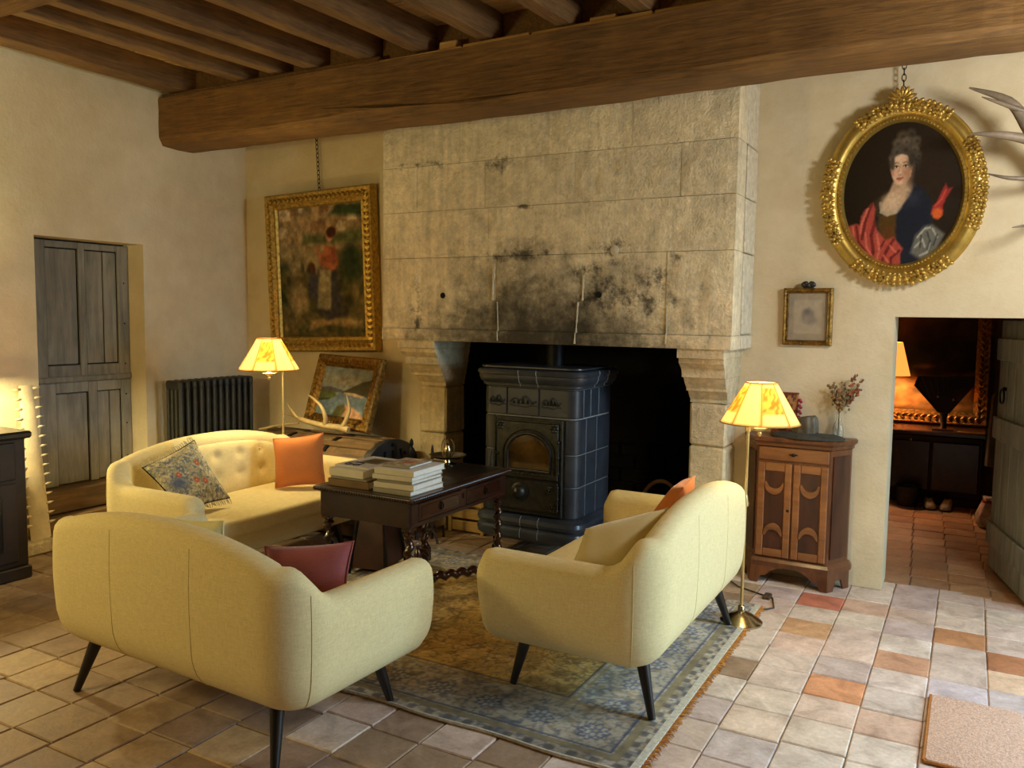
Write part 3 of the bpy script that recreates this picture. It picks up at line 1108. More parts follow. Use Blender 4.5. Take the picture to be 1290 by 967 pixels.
# corbels and pilaster shafts
PROF = [(0.00, 0.0), (0.00, 0.055), (0.03, 0.060), (0.03, 0.085), (0.075, 0.125), (0.085, 0.155), (0.085, 0.175), (0.115, 0.180), (0.135, 0.215), (0.165, 0.245), (0.165, 0.262), (0.195, 0.268), (0.215, 0.30), (0.235, 0.318), (0.235, 0.34)]
for side, (xa, xb, top_in, top_out) in (('l', (-3.60, -3.36, 0.05, 0.03)), ('r', (-1.522, -1.288, 0.02, 0.025))):
    mb = MB()
    rings = []
    for (dy, dz) in PROF:
        t = 1 - dy / 0.235
        z = 1.415 - dz
        yf = 4.80 + dy
        if side == 'l':
            x0, x1 = xa - top_out * t, xb + top_in * t
        else:
            x0, x1 = xa - top_in * t, xb + top_out * t
        rings.append([(x0 - FX, yf - FY, z), (x1 - FX, yf - FY, z), (x1 - FX, 5.29 - FY, z), (x0 - FX, 5.29 - FY, z)])
    mb.strip(rings).build('corbel', M['stone2'], fp, True, 25)
    zs = [0.0, 0.26, 0.52, 0.80, 1.075] if side == 'r' else [0.0, 0.35, 0.72, 1.075]
    for z0, z1 in zip(zs[:-1], zs[1:]):
        mb = MB().cbox(xa - FX, xb - FX, 5.035 + random.uniform(-.006, .006) - FY, 5.30 - FY, z0 + 0.003, z1 - 0.003, 0.014, jit=0.006)
        mb.build('shaft_stone', M['stone2'], fp)

# ================================================================== painting helper


class Canvas:
    def __init__(self, nx, ny, rgb):
        self.nx, self.ny = nx, ny
        self.u, self.v = np.meshgrid(np.linspace(0, 1, nx), np.linspace(0, 1, ny))
        self.img = np.ones((ny, nx, 3)) * np.array(rgb, float)

    def noise(self, sx, sy, seed=0, oct_=3):
        r = np.random.default_rng(seed)
        out = np.zeros_like(self.u)
        amp = 1.0
        for o in range(oct_):
            gx, gy = int(sx * 2 ** o) + 2, int(sy * 2 ** o) + 2
            g = r.random((gy, gx))
            x, y = self.u * (gx - 1.001), self.v * (gy - 1.001)
            i, j = x.astype(int), y.astype(int)
            fx, fy = x - i, y - j
            fx, fy = fx * fx * (3 - 2 * fx), fy * fy * (3 - 2 * fy)
            out += amp * ((g[j, i] * (1 - fx) + g[j, i + 1] * fx) * (1 - fy) + (g[j + 1, i] * (1 - fx) + g[j + 1, i + 1] * fx) * fy)
            amp *= 0.55
        return out / (1 + 0.55 + 0.3 if oct_ >= 3 else 1.0)

    def put(self, mask, rgb):
        m = np.clip(mask, 0, 1)[..., None]
        self.img = self.img * (1 - m) + np.array(rgb, float) * m

    def ell(self, cx, cy, rx, ry, rgb, rot=0.0, soft=0.25, a=1.0):
        x, y = self.u - cx, self.v - cy
        c, s = math.cos(rot), math.sin(rot)
        d = np.sqrt(((x * c + y * s) / rx) ** 2 + ((-x * s + y * c) / ry) ** 2)
        self.put(a * np.clip((1 + soft / 2 - d) / max(soft, 1e-3), 0, 1), rgb)

    def poly(self, pts, rgb, soft=0.012, a=1.0):
        x, y = self.u, self.v
        inside = np.zeros_like(x, bool)
        dist = np.full_like(x, 9.0)
        n = len(pts)
        for i in range(n):
            x0, y0 = pts[i]
            x1, y1 = pts[(i + 1) % n]
            cond = ((y0 > y) != (y1 > y)) & (x < (x1 - x0) * (y - y0) / ((y1 - y0) or 1e-9) + x0)
            inside ^= cond
            dx, dy = x1 - x0, y1 - y0
            t = np.clip(((x - x0) * dx + (y - y0) * dy) / (dx * dx + dy * dy + 1e-12), 0, 1)
            dist = np.minimum(dist, np.hypot(x - x0 - t * dx, y - y0 - t * dy))
        sd = np.where(inside, dist, -dist)
        self.put(a * np.clip(sd / soft + 0.5, 0, 1), rgb)

    def line(self, pts, w, rgb, a=1.0):
        for (x0, y0), (x1, y1) in zip(pts[:-1], pts[1:]):
            dx, dy = x1 - x0, y1 - y0
            t = np.clip(((self.u - x0) * dx + (self.v - y0) * dy) / (dx * dx + dy * dy + 1e-12), 0, 1)
            d = np.hypot(self.u - x0 - t * dx, self.v - y0 - t * dy)
            self.put(a * np.clip((w - d) / (w * 0.6) + 0.3, 0, 1), rgb)

    def mottle(self, amt, sx=12, sy=12, seed=3):
        self.img *= (1 + amt * (self.noise(sx, sy, seed) - 0.5) * 2)[..., None]
        self.img = np.clip(self.img, 0, 255)

    def mesh(self, name, w, h, material, shape=None, thick=0.006):
        """canvas in the x,z plane facing -y, centred; shape 'oval' rounds the grid into an ellipse"""
        nx, ny = self.nx, self.ny
        X, Z = self.u * 2 - 1, self.v * 2 - 1
        U, V = self.u, self.v
        if shape == 'oval':
            a = X * np.sqrt(1 - Z * Z / 2)
            bq = Z * np.sqrt(1 - X * X / 2)
            X, Z = a, bq
        P = np.stack([X * w / 2, np.zeros_like(X), Z * h / 2], -1).reshape(-1, 3)
        img = self.img
        if shape == 'oval':
            ui = np.clip(((X + 1) / 2 * (nx - 1)).round().astype(int), 0, nx - 1)
            vi = np.clip(((Z + 1) / 2 * (ny - 1)).round().astype(int), 0, ny - 1)
            img = img[vi, ui]
        idx = np.arange(nx * ny).reshape(ny, nx)
        F = np.stack([idx[:-1, :-1], idx[:-1, 1:], idx[1:, 1:], idx[1:, :-1]], -1).reshape(-1, 4)
        loop = list(idx[0, :]) + list(idx[1:, -1]) + list(idx[-1, -2::-1]) + list(idx[-2:0:-1, 0])
        n0 = nx * ny
        vs = P.tolist() + [(P[i][0], thick, P[i][2]) for i in loop]
        fs = F.tolist()
        L = len(loop)
        for k in range(L):
            fs.append((loop[(k + 1) % L], loop[k], n0 + k, n0 + (k + 1) % L))
        fs.append(tuple(n0 + k for k in range(L))[::-1])
        me = bpy.data.meshes.new(name)
        me.from_pydata([tuple(p) for p in vs], [], [tuple(f) for f in fs])
        me.materials.append(material)
        c = img.reshape(-1, 3) / 255
        c = np.where(c <= 0.04045, c / 12.92, ((np.clip(c, 0, 1) + 0.055) / 1.055) ** 2.4)
        c = np.vstack([c, c[loop]])
        paint_attr(me, c)
        return me


def paint_attr(me, c):
    ca = me.color_attributes.new('Col', 'FLOAT_COLOR', 'POINT')
    ca.data.foreach_set('color', np.hstack([c, np.ones((len(c), 1))]).astype(np.float32).ravel())


def rect_frame(name, w, h, prof, material, parent, orn=None, step=0.03, m2=None):
    """frame in the x,z plane: prof is a list of (inset from the outer edge, y) ; mitred corners"""
    mb = MB()
    rings = []
    for (sx, sz) in ((-1, -1), (1, -1), (1, 1), (-1, 1)):
        rings.append([(sx * (w / 2 - d), y, sz * (h / 2 - d)) for d, y in prof])
    mb.strip(rings, close_u=True, close_v=True)
    o = mb.build(name, material, parent)
    if orn:
        d, y, r, gap = orn
        mb = MB()
        for (x0, z0, x1, z1) in ((-1, -1, 1, -1), (1, -1, 1, 1), (1, 1, -1, 1), (-1, 1, -1, -1)):
            ax, az = x0 * (w / 2 - d), z0 * (h / 2 - d)
            bx, bz = x1 * (w / 2 - d), z1 * (h / 2 - d)
            L = math.hypot(bx - ax, bz - az)
            n = max(2, int(L / gap))
            an = math.atan2(bz - az, bx - ax)
            for k in range(n):
                t = (k + 0.5) / n
                for s in (-1, 1):
                    mm = Matrix.Rotation(-(an + s * 0.7), 3, 'Y')
                    mb.ell((ax + (bx - ax) * t - s * math.sin(an) * r * 0.45, y + random.uniform(-.002, .002), az + (bz - az) * t + s * math.cos(an) * r * 0.45), (r, r * 0.7, r * 0.45), 7, 4, mm)
        mb.build('carved_leaves', m2 or material, parent, True)
    return o


def chain(p0, p1, parent, gap=0.032, r=0.011):
    mb = MB()
    p0, p1 = Vector(p0), Vector(p1)
    n = max(2, int((p1 - p0).length / gap))
    for k in range(n):
        c = p0.lerp(p1, (k + 0.5) / n)
        a = (k % 2) * PI / 2
        mb.tube([c + Vector((math.cos(a) * r * math.cos(t), math.sin(a) * r * math.cos(t), gap * 0.66 * math.sin(t))) for t in [2 * PI * q / 10 for q in range(10)]], 0.0028, 5, closed=True)
    mb.build('hanging_chain', M['iron'], parent, True)


def cushion(name, c00, c10, c11, c01, th, mat, label, group=None, canvas=None, fringe=False, piping=None):
    """a stuffed square: corners in order, fuller in the middle, pinched corners"""
    C = [Vector(c) for c in (c00, c10, c11, c01)]
    cen = sum(C, Vector()) / 4
    nrm = (C[1] - C[0]).cross(C[3] - C[0]).normalized()
    n = 26 if canvas is None else canvas.nx
    root = thing(name, label, 'cushion', cen, group=group)
    vs, fs, col = [], [], []
    for side in (1, -1):
        base = len(vs)
        for j in range(n):
            for i in range(n):
                u, v = i / (n - 1), j / (n - 1)
                a, bq = 2 * u - 1, 2 * v - 1
                # sides drawn in between the corners
                a2 = a * (1 - 0.07 * (1 - bq * bq) * abs(a))
                b2 = bq * (1 - 0.07 * (1 - a * a) * abs(bq))
                U, V = (a2 + 1) / 2, (b2 + 1) / 2
                p = C[0] * (1 - U) * (1 - V) + C[1] * U * (1 - V) + C[2] * U * V + C[3] * (1 - U) * V
                h = (max(0, 1 - a ** 4) ** 0.6) * (max(0, 1 - bq ** 4) ** 0.6)
                wr = 0.035 * math.sin(7 * a + 3 * bq) * h
                vs.append(tuple(p - cen + nrm * side * (th * (h + wr * 0.6) * 0.5)))
                if canvas is not None:
                    col.append(canvas.img[j, i] / 255)
        for j in range(n - 1):
            for i in range(n - 1):
                q = (base + j * n + i, base + j * n + i + 1, base + (j + 1) * n + i + 1, base + (j + 1) * n + i)
                fs.append(q if side == 1 else q[::-1])
    mb = MB()
    mb.add(vs, fs)
    me = mb.mesh('cover', mat, True)
    if canvas is not None:
        c = np.array(col)
        paint_attr(me, np.where(c <= 0.04045, c / 12.92, ((c + 0.055) / 1.055) ** 2.4))
    link('cover', me, root)
    edge = [C[0], C[1], C[2], C[3]]
    pts = []
    for k in range(4):
        a0, a1 = edge[k], edge[(k + 1) % 4]
        mid = (a0 + a1) / 2
        for t in np.linspace(0, 1, 9)[:-1]:
            p = a0.lerp(a1, t)
            p = p + (cen - mid).normalized() * (0.035 * (a1 - a0).length * 4 * t * (1 - t))
            pts.append(p - cen)
    MB().tube(pts, 0.004, 6, closed=True).build('piping', piping or mat, root, True)
    if fringe:
        for k in (0, 2):
            mb = MB()
            a0, a1 = edge[k] - cen, edge[(k + 1) % 4] - cen
            out = ((a0 + a1) / 2).normalized()
            for t in np.linspace(0.02, 0.98, 26):
                p = a0.lerp(a1, t) - out * 0.012 * 4 * t * (1 - t)
                mb.tube([p, p + out * 0.02 + nrm * random.uniform(-.006, .006), p + out * 0.035 + nrm * random.uniform(-.012, .012)], [0.004, 0.004, 0.002], 4)
            mb.build('fringe', M['fringe'], root, True)
    return root

# ================================================================== sofas


def smooth01(t):
    t = max(0.0, min(1.0, t))
    return t * t * (3 - 2 * t)


def rslab(mb, x0, x1, y0, y1, z0, z1, r=0.03, rc=0.04, crown=0.0, seg=5):
    """slab with rounded vertical corners and rounded upper and lower edges"""
    def loop(ins, z):
        out = []
        R = max(rc - ins, 0.004)
        for (cx, cy, a0) in ((x1 - ins - R, y1 - ins - R, 0), (x0 + ins + R, y1 - ins - R, PI / 2), (x0 + ins + R, y0 + ins + R, PI), (x1 - ins - R, y0 + ins + R, 1.5 * PI)):
            for k in range(seg + 1):
                a = a0 + PI / 2 * k / seg
                out.append((cx + R * math.cos(a), cy + R * math.sin(a), z))
        return out
    rings = []
    for k in range(seg + 1):
        a = PI / 2 * k / seg
        rings.append(loop(r * (1 - math.sin(a)), z0 + r * (1 - math.cos(a))))
    for k in range(seg + 1):
        a = PI / 2 * k / seg
        rings.append(loop(r * (1 - math.cos(a)), z1 - r * (1 - math.sin(a))))
    if crown:
        for q in (0.25, 0.5, 0.75):
            L = loop(r, z1)
            cx, cy = (x0 + x1) / 2, (y0 + y1) / 2
            rings.append([(cx + (p[0] - cx) * (1 - q), cy + (p[1] - cy) * (1 - q), z1 + crown * (1 - (1 - q) ** 2)) for p in L])
    mb.strip(rings)
    return mb


HW, YBK, YFR, TH, ZB = 0.745, -0.405, 0.395, 0.125, 0.215


def sofa_path(n=72):
    R = 0.17
    pts = []
    seg = [('l', (-HW, YFR), (-HW, YBK + R)), ('a', (-HW + R, YBK + R), PI, 1.5 * PI), ('l', (-HW + R, YBK), (HW - R, YBK)), ('a', (HW - R, YBK + R), 1.5 * PI, 2 * PI), ('l', (HW, YBK + R), (HW, YFR))]
    nrm = [(-1, 0), None, (0, -1), None, (1, 0)]
    cnt = [20, 9, 30, 9, 20]
    for s, nn, c in zip(seg, nrm, cnt):
        for k in range(c):
            t = k / c
            if s[0] == 'l':
                pts.append((s[1][0] + (s[2][0] - s[1][0]) * t, s[1][1] + (s[2][1] - s[1][1]) * t, nn[0], nn[1]))
            else:
                a = s[2] + (s[3] - s[2]) * t
                pts.append((s[1][0] + R * math.cos(a), s[1][1] + R * math.sin(a), math.cos(a), math.sin(a)))
    pts.append((HW, YFR, 1, 0))
    return pts


def sofa_top(x, y):
    hb = 0.828 - 0.085 * min(1, (abs(x) / 0.62)) ** 2.2
    t = smooth01((y + 0.37) / 0.20)
    return hb * (1 - t) + 0.622 * t


def outer_offset(z, zb, h, back):
    """how far the outer face lies inside the widest line at height z"""
    t = (z - zb) / 0.17
    d = 0.115 * (1 - math.sqrt(max(0, 1 - (1 - t) ** 2))) if t < 1 else 0.0
    return d


def sofa_mesh():
    mb = MB()
    rings = []
    P = sofa_path()
    for i, (x, y, nx_, ny_) in enumerate(P):
        h, zb, th = sofa_top(x, y), ZB, TH
        q = (y - (YFR - 0.065)) / 0.065
        e = 1 - math.sqrt(max(0, 1 - min(1, q) ** 2)) if q > 0 else 0
        h -= 0.075 * e
        zb += 0.09 * e
        sh = 0.030 * e
        ring = []

        def pt(d, z):
            ring.append((x - nx_ * d, y - ny_ * d, z))
        for k in range(8):
            a = PI / 2 * k / 7
            z = zb + 0.17 * (1 - math.cos(a))
            pt(0.115 * (1 - math.sin(a)) + sh, z)
        zt = h - (th / 2 - sh)
        for k in range(1, 5):
            z = zb + 0.17 + (zt - zb - 0.17) * k / 5
            pt(sh - 0.006 * math.sin(PI * k / 5), z)
        r = th / 2 - sh
        for k in range(9):
            a = PI * k / 8
            pt(th / 2 - r * math.cos(a), zt + r * math.sin(a) * 0.9)
        for k in range(1, 5):
            pt(th - sh, zt + (zb + 0.03 - zt) * k / 4)
        pt(th - sh, zb + 0.005)
        rings.append(ring)
    mb.strip(rings)
    return mb


def make_sofa():
    root = thing('two_seat_sofa', 'x', 'sofa', (0, 0, 0))
    sofa_mesh().build('upholstered_shell', M['yellow'], root, True, 60)
    mb = MB()
    rslab(mb, -HW + 0.10, HW - 0.10, YBK + 0.10, 0.355, ZB, 0.36, 0.025, 0.05)
    mb.build('seat_base', M['yellow'], root, True, 60)
    mb = MB()
    rslab(mb, -HW + TH - 0.005, HW - TH + 0.005, -0.25, 0.39, 0.335, 0.435, 0.035, 0.05, 0.018)
    mb.build('seat_cushion', M['yellow'], root, True, 60)
    # padded inner back with shallow buttoned dimples
    btn = [(x, 0.675) for x in (-0.38, -0.19, 0.0, 0.19, 0.38)] + [(x, 0.545) for x in (-0.38, -0.19, 0.0, 0.19, 0.38)]
    mb = MB()
    gx, gz = 70, 26
    vs, fs = [], []
    for j in range(gz):
        for i in range(gx):
            u, w = i / (gx - 1) * 2 - 1, j / (gz - 1)
            x = u * 0.605
            zt = sofa_top(x, -0.4) - 0.055
            z = 0.40 + (zt - 0.40) * w
            y = -0.288 + 0.055 * (max(0, 1 - abs(u) ** 6)) ** 0.7 * (max(0, 1 - (2 * w - 1) ** 6)) ** 0.5 - 0.025 * w + 0.10 * max(0, abs(u) - 0.8) ** 1.5
            dp = 0
            for bx, bz in btn:
                dp = max(dp, math.exp(-((x - bx) ** 2 + (z - bz) ** 2) / 0.0011))
                dp = max(dp, 0.22 * math.exp(-((x - bx) ** 2) / 0.00012))
            vs.append((x, y - 0.018 * dp, z))
    for j in range(gz - 1):
        for i in range(gx - 1):
            fs.append((j * gx + i, j * gx + i + 1, (j + 1) * gx + i + 1, (j + 1) * gx + i))
    n0 = len(vs)
    vs += [(p[0] * 0.98, -0.30, p[2]) for p in vs]
    loop = list(range(gx)) + [j * gx + gx - 1 for j in range(1, gz)] + [(gz - 1) * gx + i for i in range(gx - 2, -1, -1)] + [j * gx for j in range(gz - 2, 0, -1)]
    for k in range(len(loop)):
        k2 = (k + 1) % len(loop)
        fs.append((loop[k], loop[k2], n0 + loop[k2], n0 + loop[k]))
    mb.add(vs, fs)
    mb.build('buttoned_back', M['yellow'], root, True, 60)
    bm_ = MB().ell((0, 0, 0), (0.012, 0.008, 0.012), 10, 6).mesh('button', M['yellow'], True)
    for bx, bz in btn:
        link('button', bm_, root, (bx, -0.258 - 0.025 * (bz - 0.4) / 0.4, bz))
    # seams on the outside
    P = sofa_path()

    def seam(ix, name='seam'):
        x, y, nx_, ny_ = ix
        h = sofa_top(x, y)
        pts = []
        for k in range(8):
            a = PI / 2 * k / 7
            d = 0.115 * (1 - math.sin(a)) - 0.0005
            pts.append((x - nx_ * d, y - ny_ * d, ZB + 0.17 * (1 - math.cos(a))))
        for k in range(1, 6):
            z = ZB + 0.17 + (h - 0.0625 - ZB - 0.17) * k / 5
            pts.append((x + nx_ * 0.006 * math.sin(PI * k / 5), y + ny_ * 0.006 * math.sin(PI * k / 5), z))
        MB().tube(pts, 0.0013, 5).build(name, M['seam'], root, True)
    for x in (-0.235, 0.235):
        seam((x, YBK, 0, -1))
    for s in (-1, 1):
        a = -PI / 2 + s * 1.15
        seam((s * (HW - 0.17) + 0.17 * math.cos(a), YBK + 0.17 + 0.17 * math.sin(a), math.cos(a), math.sin(a)))
    lg = {}
    for sx in (-1, 1):
        for (yt, yf) in ((-0.27, -0.345), (0.24, 0.285)):
            MB().tube([(sx * 0.53, yt, 0.245), (sx * 0.59, yf, 0.0)], [0.030, 0.015], 14).build('leg', M['blackwood'], root, True, 50)
    return root


GS = 'yellow two-seat sofas round the table'
sofaA = make_sofa()
sofaA.location = (-2.615, 2.365, 0)
sofaA.rotation_euler = (0, 0, -0.035)
tag(sofaA, 'yellow two-seat sofa turned back to us, plum cushion against its arm', 'sofa', GS)
sofaB = copy_tree(sofaA)
sofaB.location = (-3.92, 3.63, 0)
sofaB.rotation_euler = (0, 0, -PI / 2)
tag(sofaB, 'yellow buttoned two-seat sofa with embroidered and orange cushions, in front of radiator', 'sofa', GS)
sofaC = copy_tree(sofaA)
sofaC.location = (-1.372, 3.61, 0.0135)
sofaC.rotation_euler = (0, 0, PI / 2)
tag(sofaC, 'yellow two-seat sofa seen side-on, beside the brass lamp by the cabinet', 'sofa', GS)

# ---- cushions
cv = Canvas(96, 96, (186, 172, 136))
cv.put(np.clip((cv.noise(22, 22, 5) - 0.50) * 12, 0, 1) * 0.8, (104, 112, 128))
cv.put(np.clip((cv.noise(30, 30, 8) - 0.58) * 12, 0, 1) * 0.8, (134, 138, 100))
cv.put(np.clip((cv.noise(34, 34, 12) - 0.58) * 12, 0, 1), (222, 210, 168))
cv.ell(0.2, 0.42, 0.16, 0.12, (84, 96, 128), soft=1.2, a=0.8)
for (x, y) in ((0.3, 0.55), (0.52, 0.36), (0.72, 0.62), (0.66, 0.30)):
    cv.ell(x, y, 0.040, 0.048, (206, 96, 70), soft=0.6)
    cv.ell(x, y, 0.014, 0.014, (240, 190, 120), soft=0.5)
fr = np.maximum(abs(cv.u - 0.5), abs(cv.v - 0.5))
cv.put(np.clip((fr - 0.405) * 60, 0, 1) * np.clip((0.425 - fr) * 60, 0, 1), (210, 192, 160))
cushion('embroidered_cushion', (-3.825, 3.075, 0.475), (-3.79, 3.385, 0.50), (-4.045, 3.35, 0.828), (-4.095, 3.03, 0.705), 0.11, M['embroidery'],
        'fringed blue and cream embroidered floral cushion in the corner of the buttoned sofa', canvas=cv, fringe=True, piping=M['embroidery'])
cushion('orange_cushion', (-3.905, 3.865, 0.46), (-3.67, 4.08, 0.475), (-3.735, 4.135, 0.805), (-3.975, 3.92, 0.77), 0.12, M['orange'], 'square orange cushion against the far arm of the buttoned sofa')
cushion('plum_cushion', (-2.38, 2.31, 0.475), (-2.09, 2.43, 0.48), (-2.085, 2.48, 0.705), (-2.44, 2.355, 0.66), 0.10, M['plum'], 'plum velvet cushion leaning in the sofa turned back to us')
cushion('pale_cushion', (-2.86, 2.23, 0.47), (-2.52, 2.23, 0.47), (-2.47, 2.175, 0.80), (-2.80, 2.175, 0.77), 0.08, M['paleyellow'], 'pale cushion whose crumpled corner peeps over the back of the nearest sofa')
cushion('beige_cushion', (-1.46, 3.12, 0.48), (-1.15, 3.14, 0.51), (-1.10, 3.37, 0.785), (-1.43, 3.255, 0.672), 0.18, M['beige'], 'beige satin cushion in the side-on sofa, beside its near arm')
cushion('orange_cushion', (-1.38, 3.80, 0.47), (-1.40, 4.08, 0.47), (-1.19, 4.06, 0.80), (-1.17, 3.80, 0.79), 0.11, M['orange'], 'orange cushion of which only a tip shows over the side-on sofa')

# ================================================================== table
TX, TY, TZ = -2.65, 3.70, 0.690
tb = thing('writing_table', 'dark walnut table on barley-twist legs with two drawers, books stacked on it', 'table', (TX, TY, 0.012))
TW0 = TZ + 0.012
hw, hl = 0.305, 0.485
rb = MB()
rslab(rb, -hw - 0.015, hw + 0.015, -hl - 0.015, hl + 0.015, TZ - 0.024, TZ, 0.008, 0.012)
rb.build('table_top', M['darkwood'], tb, True, 30)
MB().cbox(-hw + 0.035, hw - 0.035, -hl + 0.035, hl - 0.035, TZ - 0.002, TZ + 0.0012, 0.001).build('leather_inlay', M['tabletop'], tb)
mb = MB()
for s in (-1, 1):
    n = 60
    for k in range(n):
        mb.ell((s * (hw + 0.016), -hl + (k + 0.5) / n * 2 * hl, TZ - 0.012), (0.006, 0.0068, 0.008), 6, 4)
    n = 38
    for k in range(n):
        mb.ell((-hw + (k + 0.5) / n * 2 * hw, s * (hl + 0.016), TZ - 0.012), (0.0068, 0.006, 0.008), 6, 4)
mb.build('carved_edge', M['twist'], tb, True)
AZ0, AZ1 = 0.535, TZ - 0.024
for s in (-1, 1):
    MB().cbox(-hw + 0.02, hw - 0.02, s * (hl - 0.02) - 0.012, s * (hl - 0.02) + 0.012, AZ0, AZ1, 0.004).build('apron', M['darkwood'], tb)
MB().cbox(-hw + 0.008, -hw + 0.032, -hl + 0.02, hl - 0.02, AZ0, AZ1, 0.004).build('apron', M['darkwood'], tb)
xf = hw - 0.008
MB().cbox(xf - 0.024, xf, -hl + 0.02, hl - 0.02, AZ0, AZ0 + 0.022, 0.004).build('drawer_rail', M['darkwood'], tb)
MB().cbox(xf - 0.024, xf, -hl + 0.02, hl - 0.02, AZ1 - 0.012, AZ1, 0.004).build('drawer_rail', M['darkwood'], tb)
for y0, y1 in ((-hl + 0.02, -hl + 0.075), (-0.03, 0.03), (hl - 0.075, hl - 0.02)):
    MB().cbox(xf - 0.024, xf, y0, y1, AZ0 + 0.0225, AZ1 - 0.0125, 0.003).build('drawer_stile', M['darkwood'], tb)
for y0, y1 in ((-hl + 0.077, -0.032), (0.032, hl - 0.077)):
    dr = MB().cbox(xf - 0.030, xf + 0.003, y0, y1, AZ0 + 0.025, AZ1 - 0.015, 0.004).build('drawer', M['darkwood'], tb)
    MB().cbox(xf + 0.001, xf + 0.007, y0 + 0.018, y1 - 0.018, AZ0 + 0.040, AZ1 - 0.030, 0.003).build('drawer_field', M['twist'], dr)
    yc = (y0 + y1) / 2
    h_ = MB()
    h_.tube([(xf + 0.012, yc + 0.012 * math.cos(a), 0.605 + 0.017 * math.sin(a)) for a in [2 * PI * k / 16 for k in range(16)]], 0.003, 6, closed=True)
    h_.ell((xf + 0.010, yc, 0.623), 0.006)
    h_.build('ring_pull', M['iron'], dr, True)
MB().cbox(xf, xf + 0.004, -0.007, 0.007, 0.60, 0.63, 0.001).build('keyhole_plate', M['iron'], tb)


def twist_bar(mb, p0, p1, r=0.021, turns=5, n=14, m=70):
    p0, p1 = Vector(p0), Vector(p1)
    t = (p1 - p0).normalized()
    ref = Vector((0, 0, 1)) if abs(t.z) < 0.9 else Vector((1, 0, 0))
    a = t.cross(ref).normalized()
    bq = t.cross(a)
    rings = []
    for i in range(m + 1):
        s = i / m
        ph = turns * 2 * PI * s
        e = min(1, s / 0.06, (1 - s) / 0.06)
        ring = []
        for k in range(n):
            an = 2 * PI * k / n
            rr = r * (0.80 + 0.30 * e * math.cos(an - ph))
            ring.append(p0.lerp(p1, s) + (a * math.cos(an) + bq * math.sin(an)) * rr)
        rings.append(ring)
    mb.strip(rings)


for sx in (-1, 1):
    for sy in (-1, 1):
        x, y = sx * (hw - 0.045), sy * (hl - 0.045)
        mb = MB()
        mb.cbox(x - 0.028, x + 0.028, y - 0.028, y + 0.028, AZ0 - 0.02, AZ1, 0.004)
        mb.lathe([(0.026, 0), (0.030, 0.008), (0.020, 0.018), (0.026, 0.03)], 14, (x, y, AZ0 - 0.05))
        twist_bar(mb, (x, y, AZ0 - 0.05), (x, y, 0.155), 0.025, 4.5)
        mb.lathe([(0.026, 0), (0.030, 0.01), (0.022, 0.02)], 14, (x, y, 0.14))
        mb.cbox(x - 0.028, x + 0.028, y - 0.028, y + 0.028, 0.055, 0.142, 0.004)
        mb.lathe([(0.018, 0), (0.030, 0.018), (0.028, 0.04), (0.016, 0.056)], 14, (x, y, 0.0))
        mb.build('leg', M['twist'], tb, True, 35)
        mb = MB()
        d = Vector((-x, -y, 0)).normalized()
        twist_bar(mb, (x + d.x * 0.035, y + d.y * 0.035, 0.10), (-d.x * 0.05, -d.y * 0.05, 0.10), 0.030, 6)
        mb.build('stretcher', M['twist'], tb, True, 60)
mb = MB()
mb.cbox(-0.045, 0.045, -0.045, 0.045, 0.06, 0.14, 0.006)
mb.build('centre_block', M['twist'], tb)
MB().lathe([(0.022, 0), (0.026, 0.012), (0.012, 0.03), (0.02, 0.055), (0.026, 0.085), (0.018, 0.12), (0.009, 0.135), (0.013, 0.15), (0.006, 0.165), (0.001, 0.175)], 14, (0, 0, 0.14)).build('finial', M['twist'], tb, True)

# ---- books on the table


def book(cx, cy, z, w, d, h, rot, cover, label, top=None, group=None):
    r = thing('book', label, 'book', (cx, cy, z), rot, group)
    MB().cbox(-w / 2 + 0.004, w / 2 - 0.004, -d / 2 + 0.004, d / 2 - 0.004, 0.003, h - 0.003, 0.001).build('pages', M['paper'], r)
    t = 0.0028
    MB().cbox(-w / 2, w / 2, -d / 2, d / 2, 0, t, 0.0008).build('back_cover', cover, r)
    MB().cbox(-w / 2, w / 2, -d / 2, d / 2, h - t, h, 0.0008).build('front_cover', cover, r)
    MB().cbox(-w / 2, w / 2, -d / 2 - 0.001, -d / 2 + t, t * 0.5, h - t * 0.5, 0.001).build('spine', cover, r)
    if top is not None:
        me = top.mesh('cover_print', w * 0.94, d * 0.94, M['cover_photo'])
        o = link('cover_print', me, r, (0, 0, h + 0.0012))
        o.rotation_euler = (-PI / 2, 0, 0)
        o.scale = (1, 0.15, 1)
        o.location.z = h + 0.001
    return r


GB = 'books stacked on the table'
z = TW0 + 0.0015
right_stack = [
    (0.236, 0.285, 0.026, -0.02, 'cover_grey', 'white-edged book lowest in the taller stack on the table'),
    (0.240, 0.275, 0.028, 0.05, 'cover_white', 'thick white book second from the bottom of the taller stack'),
    (0.215, 0.270, 0.018, 0.01, 'cover_grey', 'thin grey-spined book in the middle of the taller stack'),
    (0.235, 0.300, 0.022, 0.07, 'cover_white', 'pale book third from the top of the taller stack'),
    (0.238, 0.290, 0.030, 0.03, 'cover_white', 'thick pale book second from the top of the taller stack'),
]
for (w, d, h, ro, cv_, lb) in right_stack:
    book(-2.478 + random.uniform(-.006, .006), 3.385 + random.uniform(-.006, .006), z, w, d, h, ro, M[cv_], lb, group=GB)
    z += h + 0.0008
cv = Canvas(30, 36, (196, 186, 164))
cv.put(np.clip((cv.noise(5, 5, 4) - 0.5) * 8, 0, 1), (140, 120, 96))
cv.ell(0.6, 0.45, 0.2, 0.14, (176, 70, 54), soft=0.5)
cv.ell(0.3, 0.6, 0.2, 0.12, (96, 104, 92), soft=0.6)
book(-2.49, 3.385, z, 0.165, 0.215, 0.013, 0.06, M['cover_grey'], 'small printed paperback on top of the taller stack', cv, GB)
z = TW0 + 0.0015
